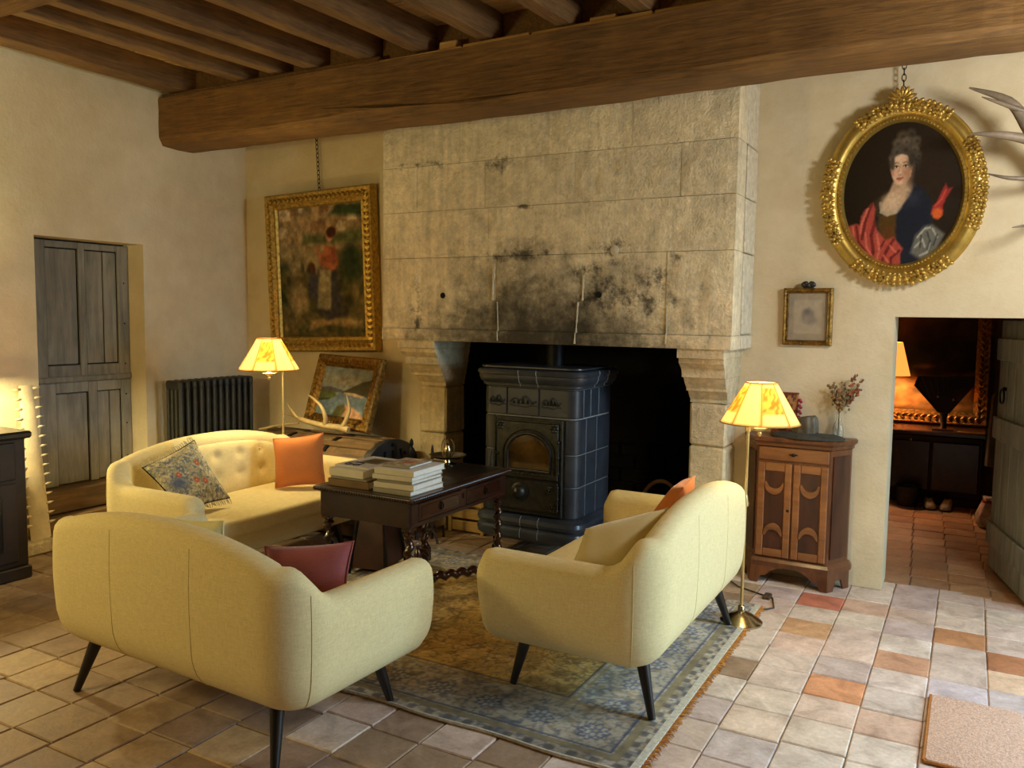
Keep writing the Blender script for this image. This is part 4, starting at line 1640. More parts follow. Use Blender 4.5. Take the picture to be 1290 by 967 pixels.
for (w, d, h, ro, cv_, lb) in (
        (0.262, 0.225, 0.038, 0.04, 'cover_tan', 'thick tan-brown book lowest in the shorter stack'),
        (0.235, 0.215, 0.016, 0.02, 'cover_grey', 'thin pale book on the tan one in the shorter stack'),
        (0.225, 0.250, 0.040, 0.0, 'cover_white', 'thick white book third up in the shorter stack')):
    book(-2.775, 3.365, z, w, d, h, ro, M[cv_], lb, group=GB)
    z += h + 0.0008
cv = Canvas(34, 40, (206, 204, 200))
cv.poly([(0.25, 0.35), (0.85, 0.35), (0.85, 0.85), (0.25, 0.85)], (96, 92, 74), 0.03)
cv.ell(0.5, 0.62, 0.2, 0.15, (60, 62, 50), soft=0.6)
book(-2.765, 3.43, z, 0.235, 0.300, 0.010, -0.05, M['cover_white'], 'large white picture book on top of the shorter stack', cv, GB)
wd_ = thing('folding_spectacles', 'small dark spectacles lying on the white picture book', 'spectacles', (-2.80, 3.32, z + 0.0125))
mb = MB()
for s in (-1, 1):
    mb.tube([(s * 0.026 + 0.02 * math.cos(a), 0.016 * math.sin(a), 0.0) for a in [2 * PI * k / 14 for k in range(14)]], 0.0022, 6, closed=True)
mb.tube([(-0.008, 0, 0), (0, 0.004, 0.003), (0.008, 0, 0)], 0.002, 6)
mb.build('rims', M['blackwood'], wd_, True)
mb = MB()
mb.tube([(-0.046, 0.0, 0), (-0.04, 0.05, 0), (0.03, 0.06, -0.001)], 0.0018, 6)
mb.tube([(0.046, 0.0, 0.002), (0.04, 0.055, 0.002), (-0.03, 0.066, 0.001)], 0.0018, 6)
mb.build('temples', M['blackwood'], wd_, True)

# ---- metal dish with a looped handle
ds = thing('footed_dish', 'shallow metal dish with a central looped handle on the table', 'dish', (-2.71, 4.085, TW0 + 0.0014))
MB().lathe([(0.052, 0), (0.054, 0.006), (0.022, 0.014), (0.018, 0.03), (0.05, 0.036), (0.092, 0.044), (0.112, 0.056), (0.114, 0.059), (0.108, 0.058), (0.088, 0.049), (0.03, 0.043), (0.004, 0.043)], 36).build('dish', M['silver'], ds, True, 60)
mb = MB()
mb.lathe([(0.012, 0), (0.02, 0.015), (0.023, 0.05), (0.012, 0.075), (0.016, 0.088), (0.006, 0.104), (0.001, 0.11)], 16, (0, 0, 0.043))
mb.build('knop', M['silver'], ds, True)
for s in (-1, 1):
    MB().tube([(s * (0.012 + 0.032 * math.sin(t)), 0, 0.045 + 0.055 * (1 - math.cos(t))) for t in np.linspace(0.2, PI - 0.3, 12)], 0.004, 7).build('loop', M['silver'], ds, True)

# ---- brown leather bin under the table
bn = thing('log_bin', 'reddish-brown leather bin with dark legs standing under the table', 'bin', (-3.185, 4.02, 0.0135), 0.25)
prof = []
mb = MB()
rings = []
for z_, a, c in ((0.03, 0.115, 0.15), (0.12, 0.108, 0.142), (0.31, 0.085, 0.11), (0.325, 0.083, 0.107), (0.325, 0.076, 0.10), (0.06, 0.10, 0.13)):
    rings.append([(-a, -c, z_), (a, -c, z_), (a, c, z_), (-a, c, z_)])
mb.strip(rings)
mb.build('leather_body', M['leather'], bn, True, 20)
for sx in (-1, 1):
    for sy in (-1, 1):
        MB().tube([(sx * 0.088, sy * 0.112, 0.32), (sx * 0.124, sy * 0.158, 0.0)], [0.011, 0.014], 8).build('leg', M['blackwood'], bn, True)

# ================================================================== rug and mat
rug = thing('oriental_rug', 'worn gold and blue-grey oriental rug under the table and sofas', 'rug', (-2.13, 3.60, 0))
RW, RL = 2.31, 1.98   # x, y
cv = Canvas(330, 284, (198, 164, 98))
U, V = cv.u * RW, cv.v * RL
w1_, w2_ = cv.noise(14, 12, 41), cv.noise(14, 12, 42)
U2, V2 = U + 0.16 * (w1_ - 0.5), V + 0.16 * (w2_ - 0.5)
d = np.minimum(np.minimum(U, RW - U), np.minimum(V, RL - V))
n1 = cv.noise(80, 70, 21)
n2 = cv.noise(110, 96, 22, 1)
n3 = cv.noise(9, 8, 23)
vine = np.abs(np.sin(U2 * 74 + 2.4 * np.sin(V2 * 37)) + np.sin(V2 * 76 + 2.4 * np.sin(U2 * 41)))
cv.put(np.clip((0.40 - vine) * 4, 0, 1) * 0.55, (112, 90, 58))
cv.put(np.clip((n1 - 0.60) * 10, 0, 1) * 0.8, (112, 92, 62))
cv.put(np.clip((n1 - 0.69) * 14, 0, 1) * 0.9, (214, 188, 132))
cv.put(np.clip((n3 - 0.63) * 8, 0, 1) * 0.45, (112, 86, 52))
# wide border: grey-blue ground, rosettes and scrolls
bord = (d < 0.42) & (d > 0.07)
bm_ = np.clip((0.42 - d) * 60, 0, 1)
cv.put(bm_, (188, 178, 156))
vb = np.abs(np.sin(U2 * 78 + 2.0 * np.sin(V2 * 44)) + np.sin(V2 * 78 + 2.0 * np.sin(U2 * 44)))
cv.put(bm_ * np.clip((0.42 - vb) * 4, 0, 1) * 0.7, (116, 120, 130))
cv.put(bm_ * np.clip((n2 - 0.62) * 9, 0, 1) * 0.5, (98, 102, 112))
cv.put(bm_ * np.clip((n1 - 0.60) * 10, 0, 1) * 0.7, (168, 148, 112))
for k in range(10):
    for (cx, cy) in ((0.18 + k * 0.24, 0.22), (0.18 + k * 0.24, RL - 0.22), (0.22, 0.2 + k * 0.24), (RW - 0.22, 0.2 + k * 0.24)):
        if cx < RW and cy < RL:
            r_ = np.hypot(U - cx, V - cy)
            an = np.arctan2(V - cy, U - cx)
            rr = 0.056 + 0.010 * np.cos(8 * an)
            cv.put(np.clip((rr - r_) * 120, 0, 1), (92, 100, 124))
            cv.put(np.clip((rr - 0.010 - r_) * 120, 0, 1), (184, 180, 164))
            cv.put(np.clip((0.028 + 0.006 * np.cos(6 * an) - r_) * 120, 0, 1), (116, 122, 138))
            cv.put(np.clip((0.013 - r_) * 120, 0, 1), (196, 172, 120))
for (a, w, c) in ((0.42, 0.008, (92, 90, 88)), (0.39, 0.010, (168, 150, 112)), (0.10, 0.008, (92, 98, 116)), (0.07, 0.02, (150, 138, 108))):
    cv.put(np.clip((w - np.abs(d - a)) * 160, 0, 1), c)
dots = (np.sin(U * 70) * np.sin(V * 70))
cv.put(np.clip((0.06 - d) * 80, 0, 1) * np.clip(dots * 3, 0, 1) * 0.8, (104, 100, 96))
cv.mottle(0.30, 6, 6, 31)
cv.mottle(0.16, 60, 50, 32)
me = cv.mesh('pile', RW, RL, M['rug'], thick=0.006)
o = link('pile', me, rug, (0, 0, 0.011))
o.rotation_euler = (-PI / 2, 0, 0)
edge = MB()
edge.tube([(-RW / 2 + RW * k / 30, -RL / 2 + 0.006 * math.sin(k * 0.9), 0.007) for k in range(31)], 0.0075, 6)
edge.build('selvedge', M['rugedge'], rug, True)
MB().cbox(RW / 2 - 0.005, RW / 2 + 0.028, -RL / 2, RL / 2, 0.002, 0.0115, 0.002).build('end_band', M['rugedge'], rug)
mb = MB()
k = 0
y = -RL / 2 + 0.01
while y < RL / 2:
    L = random.uniform(0.02, 0.035)
    mb.tube([(RW / 2 + 0.026, y, 0.007), (RW / 2 + 0.026 + L * 0.6, y + random.uniform(-.006, .006), 0.006), (RW / 2 + 0.026 + L, y + random.uniform(-.012, .012), 0.003)], [0.004, 0.0035, 0.002], 4)
    y += random.uniform(0.008, 0.016)
tag(mb.build('fringe', M['rugfringe'], rug, True), kind='stuff')

dm = thing('door_mat', 'small tan mat with orange edge on the tiles near the doorway', 'mat', (0.095, 3.545, 0))
mb = MB()
rslab(mb, -0.165, 0.165, -0.30, 0.30, 0.001, 0.016, 0.004, 0.015)
mb.build('pile', M['mat'], dm, True, 40)
mb = MB()
mb.tube([(-0.168, -0.30, 0.008), (-0.168, 0.30, 0.008)], 0.007, 6)
mb.build('bound_edge', M['matedge'], dm, True)
mb = MB()
mb.tube([(-0.168, -0.302, 0.008), (0.165, -0.302, 0.008)], 0.006, 6)
mb.build('bound_edge', M['matedge'], dm, True)

# ================================================================== tiled stove
SX, SY = -2.49, 4.70
st = thing('tiled_stove', 'blue-grey ceramic tile stove with arched iron door standing in the hearth', 'stove', (SX, SY, 0))
SW, SD, RC = 0.345, 0.54, 0.062    # half width, depth, corner radius


def stove_plan(out=0.0, R=RC, seg=8):
    """outline from the back left, round the front, to the back right (front at y = 0)"""
    hw_, y0 = SW + out, -out
    R = R + out * 0.7
    p = [(-hw_, SD)]
    for k in range(seg + 1):
        a = PI + PI / 2 * k / seg
        p.append((-hw_ + R + R * math.cos(a), y0 + R + R * math.sin(a)))
    for k in range(seg + 1):
        a = 1.5 * PI + PI / 2 * k / seg
        p.append((hw_ - R + R * math.cos(a), y0 + R + R * math.sin(a)))
    p.append((hw_, SD))
    return p


def plan_body(name, prof, mat_, smooth=True, ang=30, parent=st):
    mb = MB()
    rings = [[(x, y, z) for x, y in stove_plan(o_)] for o_, z in prof]
    mb.strip(rings)
    return mb.build(name, mat_, parent, smooth, ang)


def plan_point(s, out):
    """point at arc length s along the plan, moved outward"""
    P = stove_plan(0.0)
    Q = stove_plan(out)
    acc = 0
    for i in range(len(P) - 1):
        L = math.hypot(P[i + 1][0] - P[i][0], P[i + 1][1] - P[i][1])
        if acc + L >= s or i == len(P) - 2:
            t = (s - acc) / L
            return (Q[i][0] + (Q[i + 1][0] - Q[i][0]) * t, Q[i][1] + (Q[i + 1][1] - Q[i][1]) * t)
        acc += L


P_ = stove_plan(0.0)
TOT = sum(math.hypot(P_[i + 1][0] - P_[i][0], P_[i + 1][1] - P_[i][1]) for i in range(len(P_) - 1))
S_FL = SD - RC + RC * PI / 4
S_FR = TOT - S_FL
plan_body('grout_core', [(-0.006, 0.30), (-0.006, 1.15)], M['stovegrout'])


def stove_tile(s0, s1, z0, z1, name='tile', out=0.004, mat_=None):
    g = 0.0028
    s0, s1, z0, z1 = s0 + g, s1 - g, z0 + g, z1 - g
    n = max(2, int((s1 - s0) / 0.02) + 1)
    mb = MB()
    c = 0.006
    outer, mid, back = [], [], []

    def loop(ins, o_):
        lo, hi = [], []
        for k in range(n + 1):
            s = s0 + ins + (s1 - s0 - 2 * ins) * k / n
            x, y = plan_point(s, o_)
            lo.append((x, y, z0 + ins))
            hi.append((x, y, z1 - ins))
        return lo + hi[::-1]
    rings = [loop(0, -0.012), loop(0, out - 0.004), loop(c, out)]
    nn = len(rings[0])
    vs = [p for r in rings for p in r]
    fs = []
    for i in range(2):
        for k in range(nn):
            k2 = (k + 1) % nn
            fs.append((i * nn + k, i * nn + k2, (i + 1) * nn + k2, (i + 1) * nn + k))
    b0 = 2 * nn
    for k in range(n):
        fs.append((b0 + k, b0 + k + 1, b0 + nn - 2 - k, b0 + nn - 1 - k))
    mb.add(vs, fs)
    return mb.build(name, mat_ or M['ceramic'], st, True, 25)


S0 = SD - RC + RC * PI / 2     # where the flat front begins
S1 = TOT - S0


def sx_(x):
    """arc length of the front point at local x"""
    return S0 + (x + SW - RC)


DXL, DXR = -0.250, 0.262   # door frame
RZ = [0.300, 0.505, 0.715, 0.945]
for z0, z1 in zip(RZ[:-1], RZ[1:]):
    stove_tile(SD * 0.35, sx_(DXL), z0, z1)
    stove_tile(0.004, SD * 0.35, z0, z1)
    stove_tile(sx_(DXR), S1 + RC * PI / 2 + 0.075, z0, z1)
    a = S1 + RC * PI / 2 + 0.075
    stove_tile(a, a + 0.17, z0, z1)
    stove_tile(a + 0.17, TOT - 0.004, z0, z1)
# pierced frieze
fx = [0.004, SD * 0.35, sx_(-0.16), sx_(0.075), S1 + RC * PI / 2 + 0.03, S1 + RC * PI / 2 + 0.14, S1 + RC * PI / 2 + 0.27, TOT - 0.004]
for a, c in zip(fx[:-1], fx[1:]):
    stove_tile(a, c, 0.948, 1.135, 'frieze_tile')
mb = MB()
mb2 = MB()
for (cx, w) in ((-0.235, 0.6), (-0.04, 1.0), (0.165, 0.7)):
    for k in (-2, -1, 0, 1, 2):
        x = cx + k * 0.034 * w
        hgt = 0.022 - 0.005 * abs(k)
        mb.add([(x - 0.013, -0.0055, 1.026), (x + 0.013, -0.0055, 1.026), (x + 0.004, -0.0055, 1.026 + hgt * 1.6), (x - 0.004, -0.0055, 1.026 + hgt * 1.6),
                (x - 0.013, 0.001, 1.026), (x + 0.013, 0.001, 1.026), (x + 0.004, 0.001, 1.026 + hgt * 1.6), (x - 0.004, 0.001, 1.026 + hgt * 1.6)],
               [(0, 1, 2, 3), (7, 6, 5, 4), (0, 4, 5, 1), (1, 5, 6, 2), (2, 6, 7, 3), (3, 7, 4, 0)])
    pts = [(cx + t * 0.085 * w, -0.006, 1.07 - 0.025 * abs(t) + 0.012 * math.sin(t * 6)) for t in np.linspace(-1.15, 1.15, 22)]
    mb2.tube(pts, 0.006, 6)
    mb2.tube([(p[0], p[1], 1.018 - (p[2] - 1.045) * 0.35) for p in pts], 0.0045, 6)
mb.build('frieze_opening', M['dark'], st)
mb2.build('frieze_scroll', M['ceramic'], st, True)
# cornice and plinth
CORN = [(0.0, 1.135), (0.018, 1.142), (0.02, 1.158), (0.036, 1.172), (0.045, 1.195), (0.045, 1.212), (0.052, 1.218), (0.056, 1.235), (0.050, 1.248), (0.0, 1.262)]
plan_body('cornice', CORN, M['ceramic'])
for xj in (-0.055, 0.075):
    MB().tube([(xj, -o_ - 0.0008, z) for o_, z in CORN[1:-1]], 0.0020, 5).build('joint_line', M['stovegrout'], st, True)
for yj in (0.22, 0.38):
    MB().tube([(SW + o_ + 0.0008, yj, z) for o_, z in CORN[1:-1]], 0.0020, 5).build('joint_line', M['stovegrout'], st, True)
PLIN = [(0.0, 0.302), (0.022, 0.292), (0.045, 0.275), (0.05, 0.25), (0.042, 0.228), (0.03, 0.218), (0.045, 0.205), (0.052, 0.18), (0.045, 0.15), (0.02, 0.13), (0.0, 0.12)]
plan_body('plinth', PLIN, M['ceramic'])
for xj in (-0.03, 0.10):
    MB().tube([(xj, -o_ - 0.0008, z) for o_, z in PLIN[1:-2]], 0.0020, 5).build('joint_line', M['stovegrout'], st, True)
plan_body('top_plate', [(0.03, 1.2605), (0.03, 1.270)], M['ceramic'])
for x in (-0.28, 0.28):
    for y in (0.09, 0.45):
        MB().lathe([(0.03, 0), (0.035, 0.02), (0.022, 0.06), (0.035, 0.122)], 12, (x, y, 0)).build('foot', M['iron'], st, True)
MB().lathe([(0.064, 1.268), (0.064, 1.46), (0.07, 1.462), (0.07, 1.475)], 20, (0.04, 0.30, 0)).build('flue_pipe', M['iron'], st, True, 40)
# iron front
MB().cbox(DXL + 0.004, DXR - 0.004, -0.018, 0.02, 0.305, 0.941, 0.006).build('door_surround', M['cast'], st)
mb = MB()
for (x0, x1, z0, z1) in ((DXL + 0.004, DXL + 0.018, 0.31, 0.94), (DXR - 0.018, DXR - 0.004, 0.31, 0.94), (DXL + 0.018, DXR - 0.018, 0.925, 0.94), (DXL + 0.018, DXR - 0.018, 0.31, 0.322)):
    mb.cbox(x0, x1, -0.026, -0.016, z0, z1, 0.003)
mb.build('door_edge_bead', M['cast'], st)
fd = MB().cbox(DXL + 0.03, DXR - 0.03, -0.034, -0.017, 0.545, 0.915, 0.006).build('fire_door', M['cast'], st)
acx, azc, ar = 0.02, 0.705, 0.158
arch = [(acx - ar, 0.60)] + [(acx + ar * math.cos(a), azc + ar * 0.86 * math.sin(a)) for a in np.linspace(PI, 0, 21)] + [(acx + ar, 0.60)]
mb = MB()
mb.prism(arch[::-1], -0.0375, -0.033, 'y')
mb.build('window_pane', M['stoveglass'], fd)
mb = MB()
mb.tube([(x, -0.038, z) for x, z in arch] + [(acx - ar, -0.038, 0.60)], 0.0115, 8)
mb.build('arched_frame', M['cast'], fd, True)
mb = MB()
mb.tube([(acx + (ar + 0.03) * math.cos(a), -0.036, azc + (ar + 0.03) * 0.86 * math.sin(a)) for a in np.linspace(PI, 0, 21)], 0.006, 6)
mb.tube([(acx - ar - 0.03, -0.036, 0.575), (acx - ar - 0.03, -0.036, azc)], 0.006, 6)
mb.tube([(acx + ar + 0.03, -0.036, 0.575), (acx + ar + 0.03, -0.036, azc)], 0.006, 6)
mb.build('arch_bead', M['cast'], fd, True)


def rosette(parent, x, z, s=0.024):
    mb = MB()
    mb.ell((x, -0.037, z), (s * 0.35, 0.008, s * 0.35), 8, 5)
    for k in range(6):
        a = k * PI / 3
        mb.ell((x + s * 0.7 * math.cos(a), -0.0355, z + s * 0.7 * math.sin(a)), (s * 0.36, 0.006, s * 0.36), 7, 4)
    mb.build('rosette', M['cast'], parent, True)


for (x, z) in ((DXL + 0.06, 0.885), (DXR - 0.06, 0.885)):
    rosette(fd, x, z, 0.03)
mb = MB()
for k in range(9):
    mb.ell((acx - 0.14 + k * 0.035, -0.035, 0.573), (0.012, 0.005, 0.009), 7, 4)
mb.build('door_frieze', M['cast'], fd, True)
ad_ = MB().cbox(DXL + 0.03, DXR - 0.03, -0.034, -0.017, 0.335, 0.535, 0.006).build('ash_door', M['cast'], st)
for (x, z) in ((DXL + 0.075, 0.49), (DXR - 0.09, 0.485), (DXR - 0.06, 0.375), (DXL + 0.06, 0.375)):
    rosette(ad_, x, z, 0.028)
mb = MB()
mt = Matrix.Translation((-0.04, -0.034, 0.455)) @ Matrix.Rotation(PI / 2, 4, 'X')
mb.lathe([(0.062, 0), (0.062, 0.006), (0.052, 0.010), (0.045, 0.012), (0.040, 0.028), (0.025, 0.042), (0.001, 0.046)], 22, m=mt)
mb.build('draught_dial', M['cast'], ad_, True, 35)
mb = MB()
for z0, z1 in ((0.60, 0.80), (0.36, 0.51)):
    mb.tube([(DXR - 0.026, -0.042, z0), (DXR - 0.026, -0.042, z1)], 0.007, 8)
    for z in (z0, (z0 + z1) / 2, z1):
        mb.ell((DXR - 0.026, -0.042, z), (0.011, 0.011, 0.014), 8, 5)
mb.build('hinge', M['cast'], st, True)
mb = MB()
mb.cbox(DXL + 0.012, DXL + 0.05, -0.05, -0.03, 0.69, 0.705, 0.004)
mb.tube([(DXL + 0.016, -0.055, 0.71), (DXL + 0.010, -0.072, 0.665), (DXL + 0.010, -0.07, 0.61)], [0.008, 0.009, 0.011], 8)
mb.build('door_latch', M['cast'], st, True, 40)

# ---- around the hearth
cr = thing('wooden_crate', 'pale wooden slatted crate at the left of the stove foot', 'crate', (-3.175, 5.04, 0))
for i, z in enumerate((0.012, 0.105, 0.20)):
    MB().cbox(-0.155, 0.155, 0.0, 0.012, z, z + 0.075, 0.003).build('slat', M['crate'], cr)
    MB().cbox(-0.155, 0.155, 0.208, 0.22, z, z + 0.075, 0.003).build('slat', M['crate'], cr)
for x in (-0.155, 0.125):
    for y in (-0.012, 0.196):
        MB().cbox(x, x + 0.03, y, y + 0.011 if y < 0 else y + 0.012, 0.0, 0.285, 0.003).build('corner_post', M['crate'], cr)
for x in (-0.150, 0.138):
    for z in (0.012, 0.105, 0.20):
        MB().cbox(x, x + 0.012, 0.0125, 0.195, z, z + 0.075, 0.003).build('slat', M['crate'], cr)
MB().cbox(-0.137, 0.137, 0.013, 0.195, 0.013, 0.024, 0.002).build('bottom_board', M['crate'], cr)

bk = thing('wicker_basket', 'round wicker basket with arched handle in the dark right side of hearth', 'basket', (-1.80, 5.36, 0))
mb = MB()
for k in range(9):
    z = 0.012 + k * 0.03
    r = 0.13 + 0.005 * k
    mb.tube([((r + 0.006 * (-1) ** (q + k)) * math.cos(2 * PI * q / 28), (r + 0.006 * (-1) ** (q + k)) * math.sin(2 * PI * q / 28), z) for q in range(28)], 0.0155, 6, closed=True)
mb.lathe([(0.125, 0.0), (0.125, 0.01)], 20)
mb.build('woven_body', M['wicker'], bk, True)
MB().tube([(0.155 * math.cos(a), 0, 0.25 + 0.235 * math.sin(a)) for a in np.linspace(0, PI, 20)], 0.014, 8).build('handle', M['wicker'], bk, True)
for i in range(4):
    lg_ = thing('firewood_log', ('split firewood log lying lowest in the wicker basket', 'pale split log beside the basket handle', 'firewood log tilted across the basket', 'short log on top of the wood in the basket')[i], 'log', (-1.80 + (-0.05, 0.05, 0.0, -0.02)[i], 5.36, (0.10, 0.12, 0.20, 0.265)[i]), group='logs in the wicker basket')
    a = (0.3, 1.2, -0.5, 0.8)[i]
    d = Vector((math.cos(a), math.sin(a), 0.15))
    MB().tube([-d * 0.09, d * 0.09], [0.036, 0.032], 7).build('wood', M['log'], lg_)
ab = thing('ash_heap', 'grey ash and charred wood at the back of the hearth', 'ash', (-1.95, 5.72, 0))
ab['kind'] = 'stuff'
mb = MB()
for k in range(60):
    mb.ell((random.gauss(0, 0.15), random.gauss(0, 0.08), 0.02), (random.uniform(0.02, 0.05), random.uniform(0.02, 0.04), random.uniform(0.015, 0.04)), 6, 4)
o_ = mb.build('ash', M['soot'], ab)

for i, (x, h_, m_, lb) in enumerate(((-3.44, 0.72, 'iron', 'black iron firedog with turned finial at the left of the hearth'), (-3.26, 0.69, 'greenpaint', 'slim brown post beside the black firedog at the hearth'))):
    f = thing('firedog' if i == 0 else 'hearth_post', lb, 'firedog' if i == 0 else 'post', (x, 4.72, 0))
    mb = MB()
    if i == 0:
        mb.lathe([(0.016, 0.02), (0.012, 0.10), (0.012, h_ - 0.17), (0.022, h_ - 0.155), (0.012, h_ - 0.14), (0.02, h_ - 0.10), (0.016, h_ - 0.075), (0.008, h_ - 0.06), (0.015, h_ - 0.04), (0.012, h_ - 0.015), (0.002, h_)], 12)
    else:
        mb.lathe([(0.011, 0.02), (0.010, h_ - 0.12), (0.013, h_ - 0.09), (0.010, h_ - 0.03), (0.003, h_)], 10)
    mb.build('post', M[m_], f, True)
    mb = MB()
    for s in (-1, 1):
        mb.tube([(0, 0, 0.09), (s * 0.05, -0.02, 0.05), (s * 0.07, -0.03, 0.0)], [0.010, 0.010, 0.009], 7)
    mb.tube([(0, 0, 0.08), (0, 0.14, 0.08), (0, 0.15, 0.0)], 0.009, 7)
    mb.build('feet', M[m_], f, True)

# ================================================================== trunk, antler, leaning picture
tk = thing('domed_trunk', 'old domed travelling trunk with wooden battens behind the buttoned sofa', 'trunk', (-4.20, 4.72, 0))
TL, TW = 0.585, 0.295


def dome(x0, x1, out, name, mat_, z0=0.50, rise=0.185, thick=None, n=14, parent=tk):
    mb = MB()
    rings = []
    for x in (x0, x1):
        r_ = [(x, -TW - out, 0.03)] if z0 < 0.1 else []
        r_ += [(x, -(TW + out) * math.cos(a), z0 + (rise + out) * math.sin(a)) for a in np.linspace(0, PI, n)]
        r_ += [(x, TW - 0.02, z0 - 0.02), (x, -TW + 0.02, z0 - 0.02)]
        rings.append(r_)
    mb.strip(rings)
    return mb.build(name, mat_, parent, True, 35)


MB().cbox(-TL, TL, -TW, TW, 0.03, 0.50, 0.008).build('body', M['trunk'], tk)
lid = dome(-TL, TL, 0.0, 'lid', M['trunk'])
for k, a in enumerate((0.14, 0.30, 0.46, 0.62, 0.78)):
    an = PI * a
    mm = Matrix.Translation((0, -TW * math.cos(an), 0.50 + 0.185 * math.sin(an))) @ Matrix.Rotation(-math.atan2(0.185 * math.cos(an), TW * math.sin(an)) * -1, 4, 'X')
    MB().cbox(-TL - 0.004, TL - 0.03, -0.028, 0.028, -0.006, 0.014, 0.004, mm).build('batten', M['strapwood'], lid)
for x in (-0.28, 0.16):
    dome(x - 0.014, x + 0.014, 0.012, 'iron_strap', M['iron'], parent=lid)
dome(TL - 0.05, TL + 0.006, 0.010, 'lid_end', M['trunkdark'], parent=lid)
MB().cbox(TL - 0.05, TL + 0.010, -TW - 0.010, TW + 0.006, 0.03, 0.495, 0.008).build('end_cap', M['trunkdark'], tk)
mb = MB()
for s in (-1, 0, 1):
    mb.tube([(TL + 0.012, s * 0.13, 0.40), (TL + 0.016, s * 0.12, 0.50), (TL + 0.012, s * 0.09, 0.62)], 0.008, 6)
for (y, z) in ((-0.15, 0.58), (0.0, 0.66), (0.15, 0.58), (-0.1, 0.50)):
    mb.ell((TL + 0.012, y, z), (0.008, 0.02, 0.016), 7, 4)
mb.build('rivet_strap', M['iron'], tk, True)
for z in (0.12, 0.30, 0.44):
    MB().cbox(-TL, TL - 0.05, -TW - 0.014, -TW - 0.001, z, z + 0.045, 0.004).build('batten', M['strapwood'], tk)
MB().cbox(-0.05, 0.05, -TW - 0.018, -TW - 0.001, 0.40, 0.53, 0.004).build('lock_plate', M['iron'], tk)
for x in (-0.45, 0.45):
    for y in (-0.17, 0.17):
        MB().cbox(x - 0.03, x + 0.03, y - 0.03, y + 0.03, 0, 0.03, 0.003).build('foot', M['blackwood'], tk)


def antler(name, label, loc, rot, curves, mat_, cat='antler'):
    r_ = thing(name, label, cat, loc, rot=rot)
    for i, (pts, rad) in enumerate(curves):
        P = [Vector(p) for p in pts]
        # smooth the polyline
        Q, R_ = [], []
        for k in range(len(P) - 1):
            p0, p1, p2, p3 = P[max(k - 1, 0)], P[k], P[k + 1], P[min(k + 2, len(P) - 1)]
            for t in np.linspace(0, 1, 6)[:-1]:
                Q.append(0.5 * ((2 * p1) + (p2 - p0) * t + (2 * p0 - 5 * p1 + 4 * p2 - p3) * t * t + (3 * p1 - p0 - 3 * p2 + p3) * t ** 3))
                R_.append(rad[k] + (rad[k + 1] - rad[k]) * t)
        Q.append(P[-1])
        R_.append(rad[-1])
        MB().tube(Q, R_, 10).build('beam' if i == 0 else 'tine', mat_, r_, True)
    return r_


antler('shed_antler', 'pale shed deer antler lying on the domed trunk', (-4.215, 4.62, 0.728), (0, 0, 0.05), [
    ([(0.27, 0.0, 0.02), (0.20, -0.01, 0.035), (0.05, -0.03, 0.045), (-0.12, -0.03, 0.07), (-0.24, 0.0, 0.095), (-0.36, 0.03, 0.10)], [0.026, 0.024, 0.021, 0.019, 0.014, 0.003]),
    ([(0.22, -0.01, 0.035), (0.26, -0.01, 0.10), (0.285, -0.005, 0.18), (0.255, 0.0, 0.275)], [0.017, 0.015, 0.012, 0.003]),
    ([(0.08, -0.03, 0.045), (0.10, -0.05, 0.11), (0.07, -0.06, 0.19), (-0.02, -0.055, 0.25), (-0.06, -0.05, 0.262)], [0.018, 0.016, 0.013, 0.008, 0.003]),
    ([(-0.18, -0.02, 0.08), (-0.22, -0.03, 0.12), (-0.28, -0.03, 0.19)], [0.013, 0.010, 0.003])], M['bone'])
wk = thing('walking_stick', 'thin pale stick lying along the left end of the trunk', 'stick', (-4.62, 4.62, 0.715))
MB().tube([(-0.16, -0.05, -0.02), (0.0, 0.0, 0.02), (0.17, 0.04, 0.045)], [0.008, 0.009, 0.008], 8).build('shaft', M['bone'], wk, True)

# leaning river landscape
lp = thing('river_painting', 'gilt-framed river landscape leaning on the wall above the trunk', 'painting', (-4.165, 4.84, 1.000), rot=(-0.30, 0.02, -0.16))
PW, PH = 0.735, 0.56
rect_frame('gilt_frame', PW, PH, [(0, 0.03), (0, -0.015), (0.012, -0.03), (0.05, -0.022), (0.075, -0.004), (0.082, -0.010), (0.092, 0.004), (0.092, 0.03)], M['golddark'], lp, (0.045, -0.022, 0.014, 0.034))
cv = Canvas(90, 70, (128, 146, 150))
cv.poly([(0, 0.55), (1, 0.55), (1, 1), (0, 1)], (140, 152, 150), 0.3)
cv.ell(0.3, 0.72, 0.5, 0.12, (176, 172, 152), soft=1.2, a=0.7)
cv.poly([(0, 0.56), (0.2, 0.58), (0.45, 0.54), (0.5, 0.52), (0.5, 0.48), (0, 0.48)], (96, 92, 96), 0.03)
cv.poly([(0.46, 0.5), (0.62, 0.6), (0.82, 0.74), (1, 0.8), (1, 0.44), (0.5, 0.46)], (74, 72, 56), 0.03)
cv.poly([(0, 0.5), (0.3, 0.48), (0.38, 0.4), (0.3, 0.36), (0, 0.30)], (92, 100, 58), 0.03)
cv.poly([(0, 0.32), (0.28, 0.36), (0.2, 0.30), (0, 0.26)], (56, 64, 42), 0.03)
cv.poly([(0.4, 0.48), (0.55, 0.48), (0.98, 0.44), (0.98, 0.16), (0.4, 0.12), (0.05, 0.06), (0, 0.24), (0.3, 0.34)], (108, 126, 142), 0.03)
cv.poly([(0.5, 0.5), (0.72, 0.5), (0.92, 0.46), (0.9, 0.42), (0.6, 0.45), (0.5, 0.46)], (190, 168, 140), 0.02)
cv.poly([(0.56, 0.26), (0.74, 0.22), (1, 0.06), (1, 0), (0.6, 0), (0.52, 0.1)], (196, 152, 122), 0.04)
